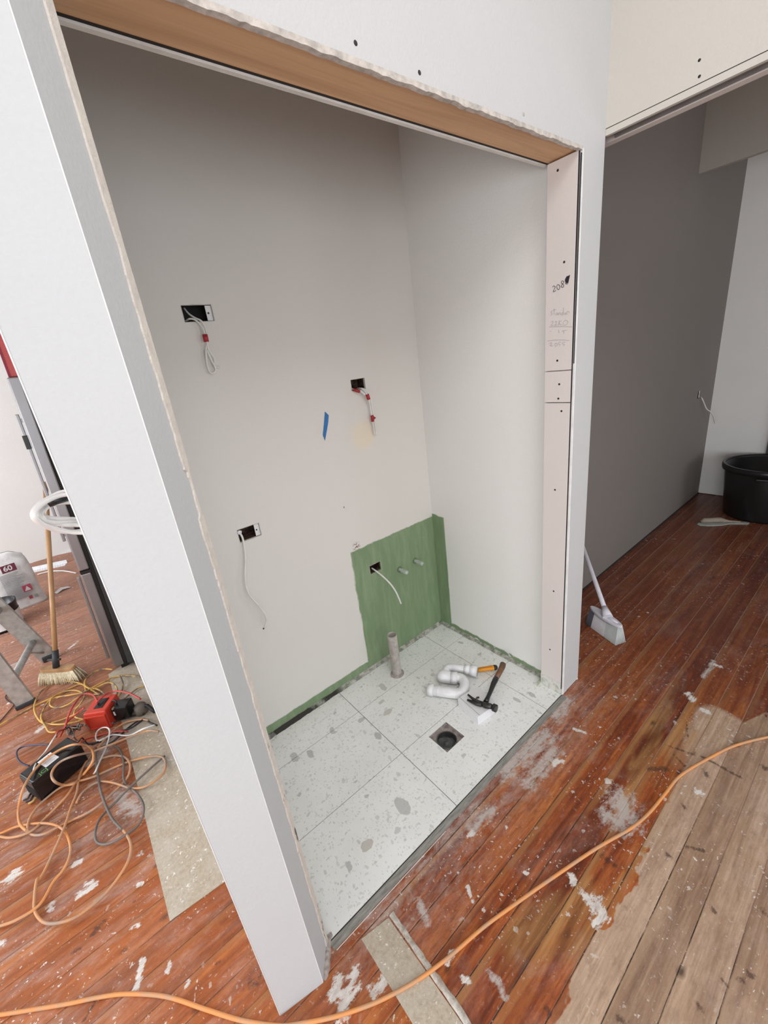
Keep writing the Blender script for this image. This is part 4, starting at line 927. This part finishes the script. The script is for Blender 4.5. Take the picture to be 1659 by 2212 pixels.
for k in range(3): MB().tube([Mk @ Vector((-.006, .03+k*.02, .02)), Mk @ Vector((-.02, .03+k*.02, .012)), Mk @ Vector((-.03, .045+k*.02, .006))], .004, 8).build('terminal_lead', M_bcord if k else M_yellow, t_)

# ------------------------------------------------------------------ wooden broom leaning at the fridge
hb0 = Vector((-.42, 2.86, 0)); e0 = at(80, 1474, 0); e1_ = at(168, 1468, 0); hc = (e0+e1_)*.5; ax_ = (e1_-e0).normalized(); perp = Vector((-ax_.y, ax_.x, 0))
hL = (e1_-e0).length*.5
t_ = empty('broom', hc, 'wooden broom with pale bristles standing against the fridge', 'broom')
top = on(98, 1052, 1, 3.05); neck = hc + Vector((0, 0, .115))
neck = at(121, 1436, .115)
hd_dir = (top-neck).normalized()
MB().tube([neck + hd_dir*.04, neck + hd_dir*.4, top + hd_dir*.03], [.0125, .0125, .0125], 14).build('handle', M_brushwood, t_)
MB().tube([neck - hd_dir*.015, neck + hd_dir*.085], [.017, .0155], 14).build('socket', M_rubber, t_)
MB().tube([neck + hd_dir*.03 - perp*.0 - ax_*.05, neck + hd_dir*.03, neck + hd_dir*.03 + ax_*.03], [.006, .007, .006], 8).build('brace', M_rubber, t_)
hbk = MB(); P_ = []
c0 = Vector((neck.x, neck.y, .075)); 
for k in range(24):
    a = 2*math.pi*k/24; P_.append((c0.x + ax_.x*hL*.82*math.copysign(abs(math.cos(a))**.5, math.cos(a)) + perp.x*.024*math.copysign(abs(math.sin(a))**.7, math.sin(a)), c0.y + ax_.y*hL*.82*math.copysign(abs(math.cos(a))**.5, math.cos(a)) + perp.y*.024*math.copysign(abs(math.sin(a))**.7, math.sin(a))))
hbk.prism(P_, .078, .100).build('brush_block', M_brushwood, t_, bevel=.003)
br = MB(); random.seed(5)
for i in range(58):
    for j in range(4):
        s_ = (i/57)*2-1; q_ = (j/3)*2-1
        a = c0 + ax_*hL*.78*s_ + perp*.017*q_ + Vector((0, 0, .004)); tl = Vector((random.uniform(-.004, .004), random.uniform(-.004, .004), 0))
        b = Vector((c0.x, c0.y, 0)) + ax_*hL*1.0*s_*1.02 + perp*.034*q_ + tl; b.z = .002
        br.tube([a, (a+b)*.5 + ax_*.004*s_, b], [.0026, .0032, .0016], 5)
br.build('bristles', flat('pale_bristle', (.82, .72, .50), .7, sc=90, var=.15), t_)['kind'] = 'stuff'

# ------------------------------------------------------------------ fridge
t_ = empty('fridge', (-.133, 2.63, 0), 'tall silver two-door fridge seen edge-on behind the white column', 'fridge')
t_.rotation_euler = (0, math.radians(2.0), 0)
Mf = wm(t_)
M_silver = flat('brushed_silver', (.34, .33, .335), .32, .75, sc=4, var=.05)
M_body = flat('fridge_body_dark', (.05, .05, .052), .5)
def lb(name, a, b, mat, par=t_, bev=.003): return MB().box(a, b, M=Mf).build(name, mat, par, bevel=bev)
lb('body', (.066, .004, .03), (.70, .68, 1.64), M_body); lb('seal', (.048, .006, .05), (.066, .67, 1.63), M_gap)
d1 = lb('door', (0, 0, .668), (.048, .68, 1.665), M_silver, bev=.006); d2 = lb('door', (0, 0, .040), (.048, .68, .648), M_silver, bev=.006)
lb('hinge', (.002, -.002, .650), (.050, .05, .666), M_black, bev=0)
lb('handle', (-.020, .020, .845), (-.006, .045, 1.50), M_silver, d1, .003); lb('handle', (-.020, .020, .10), (-.006, .045, .63), M_silver, d2, .003)
for z in (.87, 1.46): lb('handle_mount', (-.008, .024, z), (.004, .041, z+.02), M_silver, d1, 0)
lb('clip', (-.024, .012, 1.335), (-.004, .05, 1.40), M_black, d1, .002)
for y in (.03, .60): lb('foot', (.03, y, .0), (.07, y+.04, .04), M_black, bev=.002)
t_ = empty('red_container', Mf @ Vector((.02, .05, 1.666)), 'red box lying on top of the silver fridge', 'box')
MB().box((.012, .02, 1.667), (.30, .30, 1.86), M=Mf).build('carton', flat('red_card', (.62, .10, .10), .5), t_, bevel=.004)
MB().box((.008, .016, 1.667), (.016, .30, 1.86), M=Mf).build('edge_band', flat('maroon_card', (.30, .02, .05), .5), t_)

# ------------------------------------------------------------------ white cable coil on the column end
cc = Vector((.008, .900, 1.350)); t_ = empty('cable_coil', cc, 'coil of white cable with black tape hanging behind the column edge', 'cable')
def Cc_(u, v, y): return on(u, v, 1, y)
K = [ [(190,1072),(150,1068),(120,1074),(92,1088),(76,1104),(76,1118),(92,1132),(120,1142),(160,1150),(200,1150)],
      [(190,1062),(140,1062),(110,1074),(84,1090),(72,1106),(74,1120),(88,1130),(118,1132),(150,1134),(190,1134)],
      [(190,1080),(140,1078),(110,1086),(92,1100),(86,1112),(92,1122),(110,1128),(150,1128),(190,1128)],
      [(190,1068),(130,1070),(100,1080),(80,1096),(78,1112),(86,1126),(106,1140),(132,1148),(165,1148),(200,1142)],
      [(190,1085),(130,1086),(104,1094),(94,1106),(98,1116),(120,1120),(150,1121),(190,1122)] ]
for i, L in enumerate(K):
    yy = .885+.012*i
    MB().tube(catmull([Cc_(a, b, yy+.02*math.sin(j)) for j, (a, b) in enumerate(L)], 5), .0040, 8).build('loop', M_cable, t_)
MB().tube([Cc_(103, 1088, .91), Cc_(120, 1080, .91), Cc_(150, 1072, .91)], [.0075, .0085, .0085], 8).build('tape_band', M_black, t_)

# ------------------------------------------------------------------ cement bag, bin, strips, scrap
n = NT('bag_paper', .7); q = n.noise(n.co, 9, 4, .6, .8); n.col(n.mix(n.rng(q, .4, .65), (.76, .755, .74), (.60, .595, .58))).bump(q, .5, .01); M_bag = n.m
bl_ = Vector((-.675, 4.19, 0)); brr = Vector((-.437, 4.22, 0)); bl_ = bl_ - (brr-bl_)*.25
ux = (brr-bl_).normalized(); uy = Vector((-ux.y, ux.x, 0)); bw = (brr-bl_).length; bdp = .13
Mg = Matrix(((ux.x, uy.x, 0, bl_.x), (ux.y, uy.y, 0, bl_.y), (0, 0, 1, 0), (0, 0, 0, 1)))
t_ = empty('cement_bag', bl_, 'white paper bag of powder printed 60, standing by far wall', 'bag')
NU, NZ_ = 40, 26; vs_ = []; 
for k in range(NZ_+1):
    s_ = k/NZ_; z = .45*s_; pin = 1-.85*max(0, (s_-.70)/.30)**1.3; wid = bw*(1 - .10*s_ - .04*math.sin(s_*7))
    for i in range(NU):
        a = 2*math.pi*i/NU; cx = math.copysign(abs(math.cos(a))**.45, math.cos(a)); cy = math.copysign(abs(math.sin(a))**.6, math.sin(a))
        wr = .006*noise.noise(Vector((cx*3, s_*7, cy*2)))
        top_ = .03*math.sin(cx*3+1)*(s_ > .9)
        vs_.append(Mg @ Vector((bw/2 + cx*wid/2 + (bw*-.03*s_), bdp/2 + cy*(bdp/2+wr)*pin + .03*s_, z+top_)))
fs = [(k*NU+i, k*NU+(i+1) % NU, (k+1)*NU+(i+1) % NU, (k+1)*NU+i) for k in range(NZ_) for i in range(NU)]
fs.append(list(range(NU))[::-1]); fs.append([NZ_*NU+i for i in range(NU)])
MB().add(vs_, fs, sm=True).build('sack', M_bag, t_)
Mfr = Mg @ Matrix.Translation((bw*.53, -.006, 0)) @ Matrix.Rotation(math.radians(90), 4, 'X')
lbx = MB().box((-.045, .335, .0), (.045, .395, .0040), M=Mfr).build('maroon_label', flat('maroon_print', (.17, .03, .06), .5), t_)
text_mesh('60', .055, Mfr @ Matrix.Translation((-.005, .365, .0045)), M_white, 'printed_text', lbx, bold=.0012)
M_print = flat('grey_print', (.34, .34, .35), .6)
tx = MB(); random.seed(9)
for k in range(22):
    z = .315-k*.0105; x0 = -.075; x1 = .02+random.uniform(.0, .05)
    tx.box((x0, z, 0), (x1, z+.0045, .0030), M=Mfr)
tx.build('printed_text', M_print, t_)
M_rp = flat('red_print', (.42, .06, .10), .5)
sy = MB(); sy.box((.022, .135, .0), (.078, .190, .0036), M=Mfr); sy.build('warning_mark', M_rp, t_)
MB().add([Mfr @ Vector(p) for p in ((.030, .142, .0042), (.070, .142, .0042), (.050, .182, .0042))], [(0,1,2)]).build('warning_triangle', M_bag, t_)
for x in (.035, .070): MB().box((x, .065, 0), (x+.022, .09, .0036), M=Mfr).build('printed_mark', M_rp if x < .05 else M_print, t_)
text_mesh('F', .06, Mfr @ Matrix.Translation((-.085, .345, .002)) @ Matrix.Rotation(math.radians(90), 4, 'Z'), M_print, 'printed_letter', t_)

bp = Vector((-.70, 3.95, 0)); t_ = empty('bin', bp, 'dark bin with a pale panel at the left edge beside bag', 'bin')
MB().lathe([(.0, 0), (.105, 0), (.115, .17), (.120, .19), (.120, .20), (.110, .20), (.10, .02)], bp, 28).build('tub', M_black, t_)
MB().lathe([(.1075, .02), (.1155, .13)], bp, 28).build('sleeve', M_white, t_)
for (u1, v1, u2, v2, wd, lab) in ((60, 1213, 156, 1192, .05, 'perforated white strip lying along foot of the far wall'), (68, 1238, 140, 1222, .07, 'perforated white strip lying on boards in front of far strip')):
    a = at(u1, v1); b = at(u2, v2); d_ = (b-a).normalized(); s_ = Vector((-d_.y, d_.x, 0)); a = a-d_*.1
    mb = MB(); Lq = (b-a).length; Ms = Matrix(((d_.x, s_.x, 0, a.x), (d_.y, s_.y, 0, a.y), (0, 0, 1, 0.0), (0, 0, 0, 1)))
    mb.box((0, 0, 0), (Lq, wd, .003), M=Ms); mb.box((0, wd, 0), (Lq, wd+.004, .035), M=Ms)
    for k in range(int(Lq/.022)):
        for r2 in range(2): mb.box((.008+k*.022+.011*r2, .012+r2*wd*.45, .003), (.018+k*.022+.011*r2, .020+r2*wd*.45, .0034), 1, M=Ms)
    tag(mb.build('perforated_strip', [M_white, M_pencil]), lab, 'metal strip')
sp = at(120, 1282); d_ = (at(150, 1268)-sp); t_mb = MB(); side_ = Vector((-d_.y, d_.x, 0)).normalized()*.03
P_ = [sp-side_, sp+d_*.45-side_*.7+Vector((0,0,.012)), sp+d_*1.0-side_*1.1, sp+d_+side_, sp+d_*.5+side_*.9+Vector((0,0,.018)), sp+side_*.6]
P_ = [p+Vector((0,0,.002)) for p in P_]; t_mb.add(P_+[p+Vector((0,0,.0012)) for p in P_], [(0,1,4,5),(1,2,3,4),(11,10,7,6),(10,9,8,7)])
tag(t_mb.build('board_scrap', M_putty), 'crumpled pale scrap on the boards right of the bag', 'debris')

# ------------------------------------------------------------------ aluminium stepladder
t_ = empty('stepladder', (-.46, 2.95, 0), 'old aluminium stepladder at the left edge, plaster dusted', 'ladder')
R1a = Vector((-.445, 3.15, .0)); R1b = Vector((-.542, 3.13, .402)); R2a = Vector((-.5585, 2.728, 0)); R2b = Vector((-.590, 2.73, .30))
def rail(a, b, length, w_, dpt, name):
    d_ = (b-a).normalized(); yv = Vector((0, 1, 0)); xv = yv.cross(d_).normalized()
    b = a + d_*length
    def q(p, i, j): return p + xv*i + yv*j
    mb = MB(); th = .006
    def bar(i0, i1, j0, j1):
        P = [q(a,i0,j0),q(a,i1,j0),q(a,i1,j1),q(a,i0,j1),q(b,i0,j0),q(b,i1,j0),q(b,i1,j1),q(b,i0,j1)]
        mb.add(P, [(3,2,1,0),(4,5,6,7),(0,1,5,4),(1,2,6,5),(2,3,7,6),(3,0,4,7)])
    bar(-w_/2, w_/2, -th/2, th/2); bar(-w_/2, -w_/2+th, -dpt if name == 'near' else 0, 0 if name == 'near' else dpt); bar(w_/2-th, w_/2, -dpt if name == 'near' else 0, 0 if name == 'near' else dpt)
    return mb
o1 = rail(R1a, R1b, 1.25, .085, .03, 'far').build('rail', M_alu, t_); o2 = rail(R2a+Vector((0,0,.02)), R2b, 1.25, .075, .03, 'far').build('rail', M_alu, t_)
d1_ = (R1b-R1a).normalized(); d2_ = (R2b-R2a).normalized()
for h in (.16, .44, .72, 1.0):
    a = R1a + d1_*h/d1_.z; b = R2a + d2_*h/d2_.z
    yv = (b-a).normalized(); MB().tube([a, b], [.019, .019], 10).build('rung', M_alu, t_)
    MB().tube([a - yv*.0 + d1_*-.10, a + (b-a)*.28], .006, 6).build('brace', M_alu, t_) if h < .2 else None
    MB().tube([b + d2_*-.10, b + (a-b)*.28], .006, 6).build('brace', M_alu, t_) if h < .2 else None
MB().box((-.035, -.02, 0), (.045, .03, .035), M=Matrix.Translation(R1a)).build('rubber_foot', M_rubber, t_, bevel=.004)
MB().box((-.045, -.012, 0), (.045, .012, .022), M=Matrix.Translation(R2a)).build('rubber_foot', M_rubber, t_, bevel=.003)
coil('thin black wire trailing under the stepladder foot', [(-10, 1570), (16, 1540), (30, 1522), (20, 1516), (12, 1508), (14, 1500)], .0025, M_bcord, .004, 0, nm='electrical_cable')

# ------------------------------------------------------------------ white brush broom in the doorway
fa = at(1276, 1350); fb = at(1338, 1394); axb = (fb-fa).normalized(); hLb = (fb-fa).length/2; pb_ = Vector((-axb.y, axb.x, 0))
ctr = (fa+fb)/2; t_ = empty('soft_broom', ctr, 'white plastic broom with grey tipped bristles in the doorway', 'broom')
top_in = (CAM - ctr); top_in.z = 0; top_in.normalize()
neck = at(1309, 1322, .115); h2 = at(1268, 1208, .42); hdir = (h2-neck).normalized()
hdir = (on(1268, 1206, 1, 1.035) - neck).normalized()
MB().tube([neck, neck+hdir*.3, neck+hdir*.62], [.0125, .0115, .0115], 12).build('handle', flat('lilac_white', (.66, .64, .70), .4), t_)
blkc = Vector((neck.x, neck.y, .085))
P_ = []
for k in range(28):
    a = 2*math.pi*k/28; P_.append(((blkc + axb*hLb*1.12*math.cos(a)*.98 + pb_*.027*math.sin(a)).x, (blkc + axb*hLb*1.12*math.cos(a)*.98 + pb_*.027*math.sin(a)).y))
M_lil = flat('lilac_plastic', (.68, .67, .72), .35)
MB().prism(P_, .076, .094).build('brush_block', M_lil, t_, bevel=.005, seg=3)
MB().tube([neck - hdir*.03, neck + hdir*.03], [.026, .015], 12).build('neck', M_lil, t_)
MB().tube([blkc + axb*hLb*.15 + Vector((0,0,.008)), blkc + axb*hLb*.8 + Vector((0,0,.008))], [.012, .006], 8).build('top_rib', M_lil, t_)
random.seed(8)
for part, rng_, mat in (('bristles_dark', (-1.0, -.62), flat('dark_bristle', (.10, .10, .12), .7)), ('bristles_white', (-.62, .25), flat('white_bristle', (.66, .64, .66), .7)), ('bristles_grey', (.25, 1.0), flat('grey_bristle', (.50, .53, .52), .7))):
    mb = MB(); nn = int((rng_[1]-rng_[0])*26)+1
    for i in range(nn):
        s_ = rng_[0] + (i+.5)/nn*(rng_[1]-rng_[0])
        for j in range(7):
            q_ = (j-3)/3; a = blkc + axb*hLb*.98*s_ + pb_*.015*q_; a.z = .078; b = Vector((blkc.x, blkc.y, 0)) + (ctr-blkc)*.6 + axb*hLb*1.08*s_ + pb_*.030*q_; b.z = .001
            mb.tube([a, (a+b)/2, b], [.0026, .0034, .0036], 6)
    o = mb.build('bristles', mat, t_); o['kind'] = 'stuff'

# ------------------------------------------------------------------ trowel and tub in the next room
ta = at(1506, 1134, 0); tb_ = at(1618, 1131, 0); td = (tb_-ta).normalized(); ts = Vector((-td.y, td.x, 0)); Lt = (tb_-ta).length
Mt = Matrix(((td.x, ts.x, 0, ta.x), (td.y, ts.y, 0, ta.y), (0, 0, 1, 0), (0, 0, 0, 1)))
t_ = empty('plaster_trowel', ta, 'long plastering float with grey handle on boards before black tub', 'trowel')
bl = [(0, .0), (.02, .028), (.08, .034), (Lt*.45, .030), (Lt*.60, .012), (Lt*.75, .010), (Lt-.02, .026), (Lt, .012), (Lt, -.004), (Lt-.02, -.020), (Lt*.75, -.012), (Lt*.6, -.010), (Lt*.45, -.03), (.06, -.036), (.01, -.02)]
MB().prism(bl, .002, .007, M=Mt).build('blade', flat('trowel_pale', (.42, .45, .41), .5), t_)
MB().tube([Mt @ Vector((.03, .02, .018)), Mt @ Vector((.05, .02, .028)), Mt @ Vector((.16, .02, .03)), Mt @ Vector((Lt*.5, .018, .026)), Mt @ Vector((Lt*.62, .014, .018)), Mt @ Vector((Lt*.85, .010, .012))], [.010, .020, .021, .018, .010, .005], 12).build('handle', flat('trowel_handle', (.30, .25, .20), .6), t_)
tc = Vector((4.200, .585, 0)); away = tc.normalized(); rt = .255
t_ = empty('plastic_tub', tc, 'big round black plastic tub at the right edge of the photo', 'tub')
MB().lathe([(0, .004), (rt*.90, .004), (rt*.93, .02), (rt*1.06, .40), (rt*1.06, .41), (rt*1.03, .41), (rt*.9, .03), (0, .03)], tc, 48).build('tub_wall', M_black, t_)
MB().lathe([(rt*1.06, .375), (rt*1.12, .380), (rt*1.135, .405), (rt*1.12, .425), (rt*1.06, .425), (rt*1.04, .41)], tc, 48).build('rim', M_black, t_)
fdv = -away; hp = tc + fdv*rt*1.13
MB().box((-.06, -.012, .355), (.06, .012, .372), M=Matrix.Translation((hp.x, hp.y, 0)) @ Matrix.Rotation(math.atan2(fdv.y, fdv.x)+math.pi/2, 4, 'Z')).build('grip', M_gloss, t_, bevel=.006)
